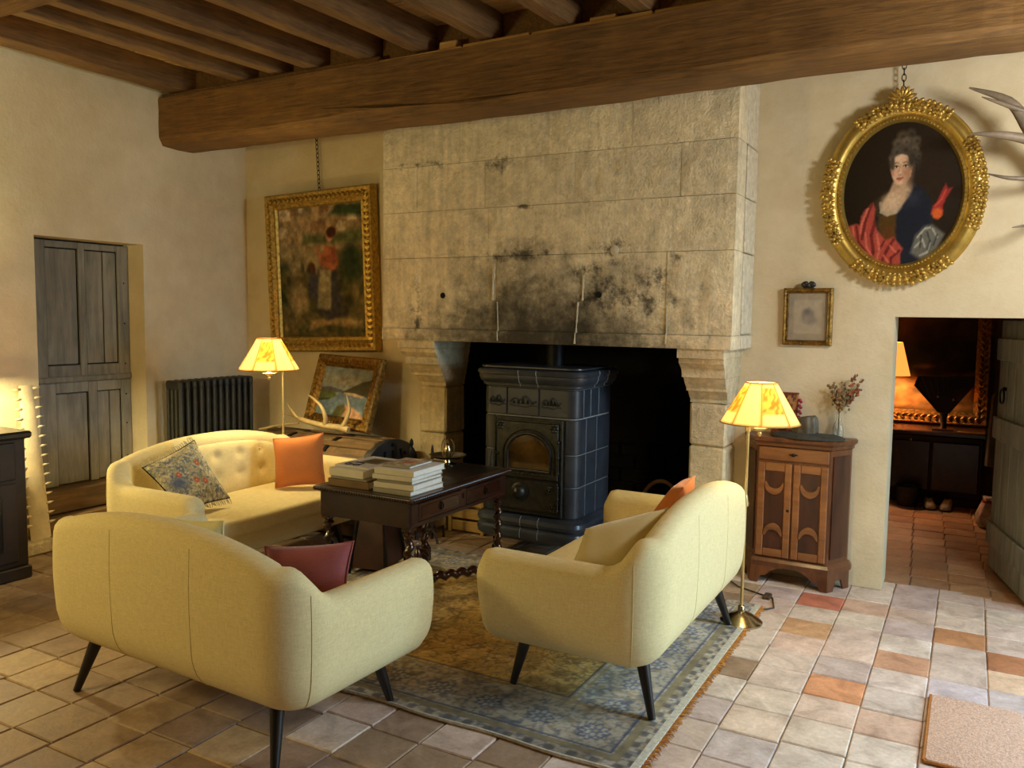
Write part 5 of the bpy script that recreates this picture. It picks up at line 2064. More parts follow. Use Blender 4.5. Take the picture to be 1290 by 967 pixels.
cv.poly([(0.36, 0), (0.42, 0.2), (0.56, 0.26), (0.62, 0.16), (0.56, 0.0)], (88, 84, 50), 0.04)
cv.mottle(0.25, 14, 12, 3)
link('canvas', cv.mesh('canvas', PW - 0.18, PH - 0.18, M['painting']), lp, (0, 0.004, 0))

# hanging market painting
hp = thing('figure_painting', 'tall gilt-framed painting of a woman standing in a sunlit garden, on a chain', 'painting', (-4.535, 5.005, 1.925), rot=(0.02, -0.030, 0.0))
HW_, HH_ = 1.12, 1.27
PROFG = [(0, 0.03), (0, -0.012), (0.015, -0.035), (0.045, -0.03), (0.075, -0.04), (0.095, -0.02), (0.115, -0.022), (0.125, -0.004), (0.125, 0.03)]
rect_frame('gilt_frame', HW_, HH_, PROFG, M['gold'], hp, (0.06, -0.036, 0.021, 0.046))
cv = Canvas(130, 160, (92, 82, 48))
cv.poly([(0, 0.62), (1, 0.66), (1, 1), (0, 1)], (150, 128, 92), 0.05)
for k in range(26):
    x, y = random.random(), random.uniform(0.76, 0.98)
    cv.poly([(x, y), (x + 0.10, y + 0.005), (x + 0.10, y + 0.07), (x + 0.03, y + 0.09), (x, y + 0.06)], random.choice([(196, 176, 144), (206, 188, 160), (140, 106, 76), (120, 92, 64), (172, 142, 104)]), 0.015, 0.85)
cv.poly([(0.62, 0.93), (1, 0.9), (1, 1), (0.7, 1)], (52, 66, 38), 0.04)
cv.poly([(0.3, 0.8), (0.62, 0.77), (1, 0.82), (1, 0.70), (0.3, 0.72)], (84, 92, 54), 0.04, 0.9)
cv.poly([(0, 0.72), (0.5, 0.70), (0.5, 0.48), (0, 0.5)], (146, 130, 92), 0.06, 0.9)
for k in range(60):
    x, y = random.random(), random.uniform(0.02, 0.55)
    cv.ell(x, y, random.uniform(0.02, 0.07), random.uniform(0.02, 0.06), random.choice([(56, 60, 34), (72, 76, 42), (40, 42, 28), (98, 88, 50), (128, 108, 66), (48, 44, 40)]), random.uniform(0, 3), 0.9, 0.75)
cv.ell(0.86, 0.56, 0.12, 0.14, (44, 56, 32), soft=0.6)
cv.ell(0.22, 0.30, 0.10, 0.12, (140, 122, 84), soft=0.7)
cv.poly([(0.55, 0.10), (0.97, 0.06), (0.95, 0.12), (0.6, 0.17)], (170, 142, 96), 0.04, 0.8)
cv.poly([(0.34, 0.05), (0.6, 0.1), (0.5, 0.14), (0.36, 0.12)], (160, 130, 84), 0.03, 0.8)
# seated child with dark hair, in shade
cv.ell(0.40, 0.40, 0.06, 0.12, (60, 58, 66), soft=0.5)
cv.ell(0.39, 0.53, 0.04, 0.045, (72, 42, 28), soft=0.4)
# the woman
cv.poly([(0.47, 0.53), (0.68, 0.52), (0.74, 0.16), (0.56, 0.12), (0.42, 0.2)], (64, 60, 62), 0.03)
cv.poly([(0.48, 0.52), (0.62, 0.52), (0.60, 0.20), (0.44, 0.22)], (150, 140, 106), 0.03)
cv.poly([(0.55, 0.70), (0.68, 0.68), (0.71, 0.54), (0.64, 0.50), (0.52, 0.54)], (150, 84, 58), 0.025)
cv.line([(0.58, 0.66), (0.50, 0.60), (0.53, 0.55), (0.66, 0.54)], 0.026, (160, 96, 66))
cv.line([(0.50, 0.60), (0.46, 0.68)], 0.020, (178, 112, 78))
cv.ell(0.61, 0.765, 0.040, 0.040, (178, 122, 90), soft=0.3)
cv.ell(0.635, 0.795, 0.055, 0.042, (70, 36, 26), soft=0.4)
cv.mottle(0.35, 22, 24, 5)
link('canvas', cv.mesh('canvas', HW_ - 0.245, HH_ - 0.245, M['painting']), hp, (0, 0.0, 0))
chain((0.0, 0.02, HH_ / 2 - 0.01), (-0.012, 0.02, HH_ / 2 + 0.62), hp)

# ================================================================== oval portrait
op = thing('oval_portrait', 'oval portrait of a lady in red drapery, in a carved gilt frame over the doorway', 'painting', (-0.392, 5.215, 2.318), rot=(0.045, -0.03, 0))
ORX, ORZ = 0.425, 0.515
OPROF = [(0.0, 0.035), (0.0, -0.010), (0.02, -0.036), (0.05, -0.045), (0.075, -0.035), (0.088, -0.018), (0.095, -0.026), (0.108, -0.026), (0.118, -0.010), (0.124, 0.006), (0.124, 0.03)]
mb = MB()
rings = []
for k in range(96):
    a = 2 * PI * k / 96
    nx_, nz_ = math.cos(a) / ORX, math.sin(a) / ORZ
    L = math.hypot(nx_, nz_)
    rings.append([(ORX * math.cos(a) - nx_ / L * d_, y_, ORZ * math.sin(a) - nz_ / L * d_) for d_, y_ in OPROF])
mb.strip(rings, close_v=True)
mb.build('gilt_frame', M['goldsmooth'], op, True, 40)


def oval_pt(a, d_):
    nx_, nz_ = math.cos(a) / ORX, math.sin(a) / ORZ
    L = math.hypot(nx_, nz_)
    return ORX * math.cos(a) - nx_ / L * d_, ORZ * math.sin(a) - nz_ / L * d_, math.atan2(nz_, nx_)


for cen_, spread in ((PI / 2, 0.62), (-PI / 2, 0.66), (0.05, 0.50), (PI + 0.05, 0.50)):
    mb = MB()
    nfl = 17
    for k in range(nfl):
        t = (k / (nfl - 1) * 2 - 1)
        a = cen_ + t * spread
        for d_, r_ in ((0.008, 0.016), (0.026, 0.018), (0.044, 0.018), (0.062, 0.014)):
            x, z, an = oval_pt(a + random.uniform(-.012, .012), d_ + random.uniform(-.005, .005))
            mb.ell((x, -0.040 + random.uniform(-.004, .004), z), (r_, r_ * 0.5, r_ * 0.72), 8, 5, Matrix.Rotation(-an - random.choice((0.8, -0.8, 0.2)), 3, 'Y'))
    for t in (-0.75, -0.35, 0.35, 0.75):
        x, z, an = oval_pt(cen_ + t * spread, 0.034)
        for q in range(5):
            aa = q * 2 * PI / 5
            mb.ell((x + 0.017 * math.cos(aa), -0.052, z + 0.017 * math.sin(aa)), (0.011, 0.008, 0.011), 6, 4)
    mb.build('carved_flowers', M['gold'], op, True)
mb = MB()
for k in range(-3, 4):
    a = PI / 2 + k * 0.42
    mb.ell((0.045 * math.cos(a), -0.035, ORZ - 0.005 + 0.045 * math.sin(a)), (0.034, 0.014, 0.012), 8, 4, Matrix.Rotation(-a, 3, 'Y'))
mb.build('shell_crest', M['gold'], op, True)
mb = MB()
for k in range(110):
    x, z, an = oval_pt(2 * PI * k / 110, 0.1015)
    mb.ell((x, -0.029, z), (0.006, 0.005, 0.006), 5, 4)
mb.build('bead_course', M['gold'], op, True)
cv = Canvas(190, 236, (30, 22, 12))
cv.ell(0.62, 0.60, 0.42, 0.42, (50, 36, 22), soft=1.4, a=0.7)
# gown, collar and drapery
cv.poly([(0.38, 0.50), (0.66, 0.53), (0.74, 0.44), (0.76, 0.30), (0.74, 0.0), (0.34, 0.0), (0.28, 0.3)], (34, 36, 46), 0.03)
cv.poly([(0.28, 0.46), (0.36, 0.52), (0.42, 0.54), (0.34, 0.42), (0.33, 0.34), (0.28, 0.36)], (58, 46, 30), 0.02)
cv.poly([(0.32, 0.36), (0.46, 0.38), (0.47, 0.22), (0.44, 0.14), (0.38, 0.14), (0.30, 0.28)], (82, 58, 24), 0.03)
cv.ell(0.40, 0.20, 0.06, 0.08, (98, 56, 26), soft=0.9, a=0.7)
# neck and bust
cv.poly([(0.44, 0.60), (0.58, 0.60), (0.62, 0.535), (0.57, 0.47), (0.50, 0.40), (0.44, 0.365), (0.36, 0.365), (0.33, 0.40), (0.34, 0.44), (0.40, 0.52)], (188, 156, 122), 0.025)
cv.poly([(0.44, 0.60), (0.52, 0.60), (0.50, 0.54), (0.42, 0.52)], (156, 124, 94), 0.03, 0.6)
cv.ell(0.42, 0.45, 0.075, 0.05, (204, 174, 140), soft=1.0, a=0.8)
cv.line([(0.325, 0.44), (0.335, 0.385), (0.39, 0.362), (0.46, 0.375), (0.50, 0.40)], 0.016, (176, 160, 134), 0.7)
cv.poly([(0.60, 0.56), (0.68, 0.52), (0.74, 0.44), (0.74, 0.26), (0.62, 0.12), (0.50, 0.10), (0.455, 0.24), (0.47, 0.36), (0.52, 0.42), (0.575, 0.48)], (30, 33, 42), 0.03)
cv.poly([(0.56, 0.50), (0.66, 0.50), (0.64, 0.42), (0.54, 0.40)], (48, 52, 62), 0.06, 0.7)
# coral drapery with folds
cv.poly([(0.265, 0.455), (0.285, 0.40), (0.275, 0.32), (0.30, 0.26), (0.37, 0.18), (0.44, 0.20), (0.52, 0.115), (0.50, 0.075), (0.50, 0.0), (0.25, 0.0), (0.05, 0.24), (0.06, 0.30), (0.12, 0.31), (0.15, 0.30), (0.16, 0.36), (0.19, 0.40)], (168, 72, 58), 0.018)
for pts, w in (([(0.25, 0.44), (0.20, 0.33), (0.17, 0.20)], 0.014), ([(0.28, 0.31), (0.25, 0.22), (0.27, 0.10), (0.24, 0.02)], 0.016), ([(0.44, 0.18), (0.38, 0.10), (0.34, 0.02)], 0.014), ([(0.12, 0.29), (0.14, 0.18), (0.22, 0.08)], 0.012), ([(0.36, 0.17), (0.31, 0.10)], 0.010), ([(0.49, 0.10), (0.42, 0.05), (0.42, 0.0)], 0.012)):
    cv.line(pts, w, (104, 38, 32), 0.85)
for pts, w in (([(0.22, 0.41), (0.165, 0.30), (0.155, 0.24)], 0.010), ([(0.30, 0.22), (0.32, 0.12), (0.30, 0.03)], 0.012), ([(0.20, 0.24), (0.21, 0.14), (0.28, 0.04)], 0.010), ([(0.41, 0.14), (0.46, 0.09)], 0.009), ([(0.09, 0.29), (0.10, 0.22)], 0.008), ([(0.36, 0.07), (0.40, 0.02)], 0.010)):
    cv.line(pts, w, (206, 110, 88), 0.75)
# grey satin sleeve
cv.poly([(0.62, 0.20), (0.70, 0.265), (0.76, 0.27), (0.86, 0.20), (0.80, 0.10), (0.68, 0.02), (0.58, 0.08)], (104, 102, 92), 0.025)
for pts in ([(0.64, 0.19), (0.70, 0.245), (0.74, 0.25)], [(0.62, 0.12), (0.68, 0.17), (0.70, 0.12)], [(0.76, 0.24), (0.80, 0.18)], [(0.66, 0.06), (0.72, 0.08), (0.74, 0.14)]):
    cv.line(pts, 0.009, (176, 174, 160), 0.7)
for pts in ([(0.67, 0.2), (0.66, 0.12)], [(0.72, 0.22), (0.74, 0.16), (0.72, 0.10)], [(0.80, 0.20), (0.77, 0.13)]):
    cv.line(pts, 0.008, (52, 54, 50), 0.7)
# fluttering ribbon
cv.poly([(0.83, 0.50), (0.86, 0.545), (0.88, 0.51), (0.915, 0.515), (0.87, 0.45), (0.84, 0.40), (0.845, 0.34), (0.80, 0.30), (0.745, 0.345), (0.755, 0.40), (0.79, 0.42)], (150, 48, 42), 0.015)
cv.ell(0.795, 0.345, 0.042, 0.038, (198, 92, 40), soft=0.5)
cv.line([(0.78, 0.40), (0.83, 0.44), (0.86, 0.50)], 0.010, (190, 76, 56), 0.8)
# hair dressed high, curls
cv.ell(0.525, 0.73, 0.125, 0.12, (66, 58, 48), soft=0.35)
cv.ell(0.535, 0.83, 0.105, 0.075, (74, 64, 52), soft=0.45)
cv.ell(0.585, 0.68, 0.055, 0.13, (40, 34, 28), soft=0.6)
for (x, y, r_, c) in ((0.50, 0.90, 0.042, (82, 70, 52)), (0.57, 0.91, 0.040, (70, 60, 46)), (0.62, 0.86, 0.035, (84, 74, 56)), (0.46, 0.855, 0.036, (92, 80, 62)), (0.53, 0.86, 0.034, (104, 90, 70)), (0.45, 0.80, 0.032, (84, 76, 62)), (0.60, 0.80, 0.036, (96, 84, 66)), (0.525, 0.81, 0.04, (78, 68, 56)), (0.42, 0.755, 0.028, (88, 80, 66)), (0.63, 0.755, 0.03, (78, 68, 54)), (0.61, 0.70, 0.026, (60, 52, 42)), (0.575, 0.765, 0.022, (98, 86, 68))):
    cv.ell(x, y, r_, r_ * 0.8, c, soft=0.8, a=0.85)
    cv.ell(x + 0.008, y - 0.008, r_ * 0.45, r_ * 0.35, tuple(q * 0.6 for q in c), soft=0.9, a=0.7)
# face, slightly turned
cv.ell(0.498, 0.672, 0.088, 0.102, (204, 164, 130), soft=0.12)
cv.poly([(0.425, 0.62), (0.45, 0.575), (0.49, 0.555), (0.535, 0.57), (0.575, 0.62), (0.57, 0.70), (0.43, 0.70)], (204, 164, 130), 0.02)
cv.ell(0.555, 0.655, 0.042, 0.085, (154, 116, 86), soft=1.1, a=0.75)
cv.ell(0.48, 0.735, 0.06, 0.03, (216, 180, 146), soft=1.0, a=0.7)
cv.ell(0.425, 0.715, 0.018, 0.06, (70, 60, 48), soft=0.9)
cv.ell(0.578, 0.735, 0.026, 0.055, (58, 50, 40), soft=0.8)
cv.ell(0.44, 0.655, 0.026, 0.02, (214, 146, 118), soft=1.0, a=0.6)
cv.ell(0.545, 0.645, 0.022, 0.02, (186, 118, 92), soft=1.0, a=0.5)
for x, w in ((0.455, 0.017), (0.535, 0.020)):
    cv.ell(x, 0.690, w * 1.35, 0.012, (158, 120, 92), soft=0.8, a=0.7)
    cv.ell(x, 0.688, w, 0.0065, (206, 190, 168), soft=0.5)
    cv.ell(x, 0.689, 0.0075, 0.0075, (38, 26, 18), soft=0.4)
    cv.line([(x - w, 0.691), (x, 0.697), (x + w, 0.691)], 0.0034, (62, 42, 30), 0.9)
    cv.line([(x - w * 1.1, 0.712), (x, 0.720), (x + w * 1.1, 0.713)], 0.004, (112, 84, 60), 0.75)
cv.line([(0.487, 0.70), (0.478, 0.655), (0.474, 0.640)], 0.0045, (160, 120, 92), 0.7)
cv.ell(0.484, 0.633, 0.016, 0.008, (168, 122, 94), soft=0.9, a=0.8)
cv.ell(0.480, 0.645, 0.010, 0.010, (222, 184, 152), soft=0.9, a=0.7)
cv.line([(0.458, 0.607), (0.482, 0.603), (0.512, 0.610)], 0.0040, (110, 48, 42), 0.9)
cv.ell(0.484, 0.609, 0.022, 0.006, (176, 84, 74), soft=0.6, a=0.9)
cv.ell(0.484, 0.598, 0.018, 0.006, (184, 98, 84), soft=0.7, a=0.9)
cv.ell(0.487, 0.575, 0.022, 0.010, (216, 178, 144), soft=1.0, a=0.6)
cv.mottle(0.10, 60, 70, 9)
link('canvas', cv.mesh('canvas', 0.62, 0.80, M['painting'], 'oval'), op, (0, -0.002, 0))
chain((0, 0.02, ORZ - 0.02), (0.008, 0.02, ORZ + 0.40), op)

# small framed drawing
sp = thing('small_framed_drawing', 'small glazed drawing in thin gilt frame with a carved bow on top', 'picture', (-0.875, 5.235, 1.616), rot=(0.03, 0, 0))
rect_frame('gilt_frame', 0.285, 0.345, [(0, 0.022), (0, -0.006), (0.010, -0.014), (0.020, -0.008), (0.026, -0.014), (0.032, 0.004), (0.032, 0.022)], M['golddark'], sp, (0.014, -0.010, 0.006, 0.02))
cv = Canvas(44, 54, (150, 128, 88))
fr = np.maximum(abs(cv.u - 0.5) / 0.5, abs(cv.v - 0.5) / 0.5)
cv.put(np.clip((0.74 - fr) * 30, 0, 1), (168, 146, 108))
cv.ell(0.5, 0.55, 0.16, 0.14, (116, 98, 74), soft=0.6)
cv.ell(0.48, 0.6, 0.07, 0.06, (74, 62, 48), soft=0.7)
cv.ell(0.55, 0.42, 0.2, 0.08, (130, 110, 80), soft=0.8)
cv.mottle(0.1, 12, 12, 2)
link('print', cv.mesh('print', 0.222, 0.282, M['painting']), sp, (0, 0.004, 0))
MB().box(-0.112, 0.112, -0.002, 0.0005, -0.142, 0.142).build('glass_pane', M['pane'], sp)
mb = MB()
for s in (-1, 1):
    mb.ell((s * 0.022, -0.006, 0.196), (0.024, 0.010, 0.017), 9, 5, Matrix.Rotation(s * 0.5, 3, 'Y'))
mb.ell((0, -0.010, 0.190), (0.012, 0.012, 0.014), 9, 5)
mb.cbox(-0.03, 0.03, -0.008, 0.012, 0.172, 0.182, 0.003)
mb.build('carved_bow', M['cast'], sp, True, 40)

# antlers mounted on the wall at the right edge
am = antler('antler_mount', 'grey-brown antlers mounted on the wall to the right of the oval portrait', (0.40, 5.24, 2.09), (0, 0, 0), [
    ([(0.0, -0.03, 0.0), (-0.03, -0.12, 0.16), (-0.10, -0.20, 0.34), (-0.20, -0.25, 0.49), (-0.30, -0.27, 0.63), (-0.48, -0.26, 0.72)], [0.040, 0.036, 0.036, 0.036, 0.024, 0.004]),
    ([(-0.075, -0.21, 0.37), (-0.20, -0.28, 0.425), (-0.33, -0.32, 0.455), (-0.465, -0.34, 0.47)], [0.030, 0.026, 0.019, 0.003]),
    ([(-0.18, -0.26, 0.55), (-0.30, -0.30, 0.60), (-0.42, -0.31, 0.655)], [0.016, 0.012, 0.003]),
    ([(-0.05, -0.16, 0.24), (-0.17, -0.26, 0.235), (-0.28, -0.30, 0.24), (-0.37, -0.31, 0.265)], [0.016, 0.014, 0.010, 0.003]),
    ([(-0.03, -0.10, 0.12), (-0.13, -0.24, 0.02), (-0.25, -0.30, -0.01)], [0.015, 0.011, 0.003]),
    ([(0.06, -0.03, 0.0), (0.10, -0.12, 0.16), (0.13, -0.20, 0.34), (0.22, -0.25, 0.50), (0.38, -0.27, 0.63)], [0.032, 0.028, 0.027, 0.022, 0.004])], M['antlerwood'], 'antlers')
MB().prism([(-0.10, 0.10), (-0.08, -0.12), (0.03, -0.24), (0.14, -0.12), (0.16, 0.10), (0.03, 0.16)], -0.03, 0.018, 'y').build('shield', M['darkwood'], am)

# ================================================================== corner-cut cabinet
cb = thing('small_cabinet', 'small walnut cupboard with canted corners and two lobed-panel doors', 'cabinet', (-0.888, 5.255, 0))


def cab_plan(o=0.0):
    return [(-0.300 - o, 0.0), (-0.300 - o, -0.035), (-0.210 - o * 0.5, -0.205 - o), (0.210 + o * 0.5, -0.205 - o), (0.300 + o, -0.035), (0.300 + o, 0.0)]


def cab(name, prof, mat_, parent=None):
    mb = MB()
    mb.strip([[(x, y, z) for x, y in cab_plan(o_)] for o_, z in prof])
    return mb.build(name, mat_, parent or cb)


cab('body', [(0, 0.125), (0, 0.835)], M['walnut'])
cab('cornice', [(0.0, 0.836), (0.012, 0.842), (0.012, 0.858), (0.028, 0.872), (0.030, 0.888), (0.022, 0.895), (0.0, 0.895)], M['walnut'])
cab('base_moulding', [(0.0, 0.105), (0.024, 0.106), (0.024, 0.135), (0.012, 0.152), (0.0, 0.16)], M['walnut'])
# bracket feet
for s in (-1, 1):
    mb = MB()
    poly = [(s * 0.222, 0.0), (s * 0.222, 0.106), (s * 0.05, 0.106), (s * 0.10, 0.085), (s * 0.135, 0.05), (s * 0.165, 0.045), (s * 0.18, 0.0)]
    mb.prism(poly if s < 0 else poly[::-1], -0.229, -0.205, 'y')
    a, c = Vector((s * 0.222, -0.227, 0)), Vector((s * 0.318, -0.045, 0))
    d_ = (c - a).normalized()
    nn = Vector((-d_.y, d_.x, 0)) * (0.012 * s)
    vs = []
    for q in (a, a + d_ * 0.06, c - d_ * 0.05, c):
        vs += [q, q + nn]
    pts2 = [(0.0, 0.0), (0.0, 0.106), (0.205, 0.106), (0.205, 0.0), (0.155, 0.0), (0.13, 0.06), (0.08, 0.06), (0.055, 0.0)]
    mb.add([tuple(a + d_ * u + Vector((0, 0, w))) for u, w in pts2] + [tuple(a + d_ * u + nn + Vector((0, 0, w))) for u, w in pts2],
           [tuple(range(8)), tuple(range(15, 7, -1))] + [(i, (i + 1) % 8, 8 + (i + 1) % 8, 8 + i) for i in range(8)])
    mb.build('bracket_foot', M['walnut'], cb)
dr = MB().cbox(-0.200, 0.200, -0.216, -0.203, 0.755, 0.832, 0.004).build('drawer', M['walnut_light'], cb)
mb = MB()
mb.ell((0, -0.222, 0.795), (0.012, 0.008, 0.010), 10, 6)
mb.ell((0.014, -0.219, 0.797), (0.012, 0.004, 0.005), 8, 4)
mb.ell((-0.014, -0.219, 0.797), (0.012, 0.004, 0.005), 8, 4)
mb.build('drawer_pull', M['iron'], dr, True)
for s in (-1, 1):
    x0, x1 = (-0.202, -0.003) if s < 0 else (0.003, 0.202)
    dd = MB().cbox(x0, x1, -0.213, -0.203, 0.165, 0.742, 0.003).build('door', M['walnut'], cb)
    for a, c in ((x0 + 0.002, x0 + 0.042), (x1 - 0.042, x1 - 0.002)):
        MB().cbox(a, c, -0.222, -0.2125, 0.167, 0.740, 0.004).build('stile', M['walnut_light'], dd)
    for z0, z1 in ((0.167, 0.215), (0.69, 0.740)):
        MB().cbox(x0 + 0.043, x1 - 0.043, -0.221, -0.2125, z0, z1, 0.004).build('rail', M['walnut_light'], dd)
    xc, hw_ = (x0 + x1) / 2, (x1 - x0) / 2 - 0.044
    MB().box(xc - hw_, xc + hw_, -0.2145, -0.2128, 0.216, 0.689).build('panel', M['walnut_dark'], dd)
    # hanging crescent (upper) and arched crescent (lower)
    for zc, up in ((0.60, -1), (0.318, 1)):
        mb = MB()
        out, inn = [], []
        for t in np.linspace(-1, 1, 17):
            zo = zc + up * 0.075 * math.sqrt(max(0, 1 - (t * 0.98) ** 2)) - up * 0.02
            zi = zc + up * 0.040 * math.sqrt(max(0, 1 - min(1, abs(t) * 1.28) ** 2)) - up * 0.025
            out.append((xc + t * hw_ * 0.98, zo))
            inn.append((xc + t * hw_ * 0.98, min(zi, zo - 0.012) if up > 0 else max(zi, zo + 0.012)))
        poly = out + inn[::-1]
        n_ = len(poly)
        ins = [(x, (z_ * 0.9 + 0.1 * (zc + up * 0.025))) for x, z_ in poly]
        vs = [(x, -0.2145, z_) for x, z_ in poly] + [(x, -0.225, z_) for x, z_ in ins]
        fs = [(k, (k + 1) % n_, n_ + (k + 1) % n_, n_ + k) for k in range(n_)]
        for k in range(16):
            fs.append((n_ + k, n_ + k + 1, n_ + n_ - 2 - k, n_ + n_ - 1 - k))
        mb.add(vs, fs)
        mb.build('crescent_moulding', M['walnut_light'], dd)
MB().lathe([(0.006, 0), (0.008, 0.008), (0.002, 0.014)], 10, m=Matrix.Translation((-0.018, -0.222, 0.46)) @ Matrix.Rotation(PI / 2, 4, 'X')).build('door_knob', M['iron'], cb, True)
for s in (-1, 1):
    a, c = Vector((s * 0.2125, -0.2065, 0)), Vector((s * 0.302, -0.037, 0))
    d_ = (c - a).normalized()
    nn = Vector((d_.y, -d_.x, 0)) * s
    o0, o1 = a + d_ * 0.02, c - d_ * 0.02
    vs = []
    for z_ in (0.19, 0.80):
        for q in (o0, o1):
            vs += [tuple(q + Vector((0, 0, z_))), tuple(q + nn * 0.006 + Vector((0, 0, z_)))]
    mb = MB()
    mb.add(vs, [(0, 2, 3, 1), (4, 5, 7, 6), (1, 3, 7, 5), (0, 4, 6, 2), (0, 1, 5, 4), (2, 6, 7, 3)])
    mb.build('side_panel', M['walnut_dark'], cb)
CT = 0.8955
# hat
ht = thing('felt_hat', 'wide dark felt hat with ribbed grey crown lying on the cupboard', 'hat', (-0.825, 5.10, CT))
mb = MB()
rings = []
nA = 40
for (q, z_, tt) in ((0.0, 0.030, 0), (0.45, 0.032, 0), (0.7, 0.024, 1), (0.9, 0.013, 1), (1.0, 0.005, 1), (1.0, 0.001, 1), (0.6, 0.006, 1), (0.0, 0.006, 0)):
    rings.append([((0.004 + 0.21 * q) * math.cos(a), (0.004 + 0.082 * q * (1 + 0.10 * math.sin(3 * a))) * math.sin(a), max(0.0012, z_ + tt * 0.010 * (1 + math.sin(a * 4 + 1)) * (0.5 if z_ > 0.002 else 0))) for a in [2 * PI * k / nA for k in range(nA)]])
mb.strip(rings)
mb.build('brim', M['felt'], ht, True, 70)
mb = MB()
rings = []
for (q, z_) in ((1.0, 0.025), (1.0, 0.05), (0.98, 0.085), (0.90, 0.115), (0.72, 0.127), (0.3, 0.118), (0.01, 0.115)):
    rings.append([(-0.015 + 0.072 * q * (1 + 0.055 * math.cos(9 * a)) * math.cos(a), 0.015 + 0.045 * q * (1 + 0.055 * math.cos(9 * a)) * math.sin(a), z_ + 0.010 * math.cos(a)) for a in [2 * PI * k / 54 for k in range(54)]])
mb.strip(rings)
mb.build('ribbed_crown', M['hatband'], ht, True, 70)
# tasselled panel
tp = thing('tasselled_panel', 'small red patterned textile panel edged with crimson tassels behind the lampshade', 'panel', (-0.985, 5.215, CT + 0.004), rot=(-0.12, 0, 0))
cv = Canvas(24, 36, (120, 60, 40))
cv.put(np.clip((cv.noise(6, 8, 3) - 0.52) * 9, 0, 1), (176, 128, 76))
cv.put(np.clip((cv.noise(8, 10, 6) - 0.6) * 9, 0, 1), (74, 36, 34))
link('cloth', cv.mesh('cloth', 0.15, 0.25, M['paintingmatt'], thick=0.012), tp, (0, 0, 0.126))
mb = MB()
for k in range(6):
    z_ = 0.035 + k * 0.035
    mb.ell((0.085, 0.0, z_), (0.011, 0.010, 0.011), 8, 5)
    mb.tube([(0.088, 0, z_), (0.096, -0.004, z_ - 0.016)], [0.007, 0.010], 7)
mb.build('tassels', M['tassel'], tp, True)
mb = MB()
mb.cbox(-0.078, 0.078, -0.004, 0.015, 0.0, 0.006, 0.002)
mb.cbox(-0.078, 0.078, -0.004, 0.015, 0.246, 0.254, 0.002)
mb.build('binding', M['redcloth'], tp)
# vase of dried flowers
vs_ = thing('glass_bottle_vase', 'slim clear glass bottle holding stems, on the right of the cupboard', 'vase', (-0.668, 5.214, CT + 0.0005))
MB().lathe([(0.026, 0.0), (0.030, 0.006), (0.031, 0.055), (0.024, 0.085), (0.014, 0.105), (0.013, 0.15), (0.016, 0.155), (0.0135, 0.155), (0.011, 0.148), (0.012, 0.107), (0.022, 0.084), (0.028, 0.055), (0.027, 0.009), (0.005, 0.006)], 22).build('bottle', M['clear'], vs_, True, 60)
df = thing('dried_flowers', 'sprig of brown and rust dried flowers standing in the glass bottle', 'flowers', (-0.668, 5.214, CT + 0.02))
mbs, mbh, mbr = MB(), MB(), MB()
for k in range(20):
    a, sp_ = random.uniform(0, 2 * PI), random.uniform(0.02, 0.085)
    hgt = random.uniform(0.24, 0.345)
    if k < 5:
        a, sp_, hgt = random.uniform(-0.5, 0.4), random.uniform(0.07, 0.12), random.uniform(0.30, 0.375)
    tip = Vector((sp_ * math.cos(a), 0.55 * sp_ * math.sin(a), hgt))
    mbs.tube([(0, 0, 0.0), (0.002 * math.cos(a), 0.002 * math.sin(a), 0.13), tip * 0.75 + Vector((0, 0, 0.02)), tip], [0.0016, 0.0015, 0.0013, 0.001], 4)
    for q in range(9):
        t = random.uniform(0.62, 1.03)
        p = tip * t + Vector((random.gauss(0, 0.008), random.gauss(0, 0.006), random.gauss(0, 0.006)))
        (mbr if (k < 4 or k % 7 == 0) else mbh).ell(p, (random.uniform(0.004, 0.010), random.uniform(0.004, 0.009), random.uniform(0.005, 0.011)), 6, 4)
mbs.build('stems', M['stem'], df, True)
tag(mbh.build('seed_heads', M['dried'], df, True), kind='stuff')
tag(mbr.build('rust_heads', M['driedred'], df, True), kind='stuff')

# ================================================================== floor lamps


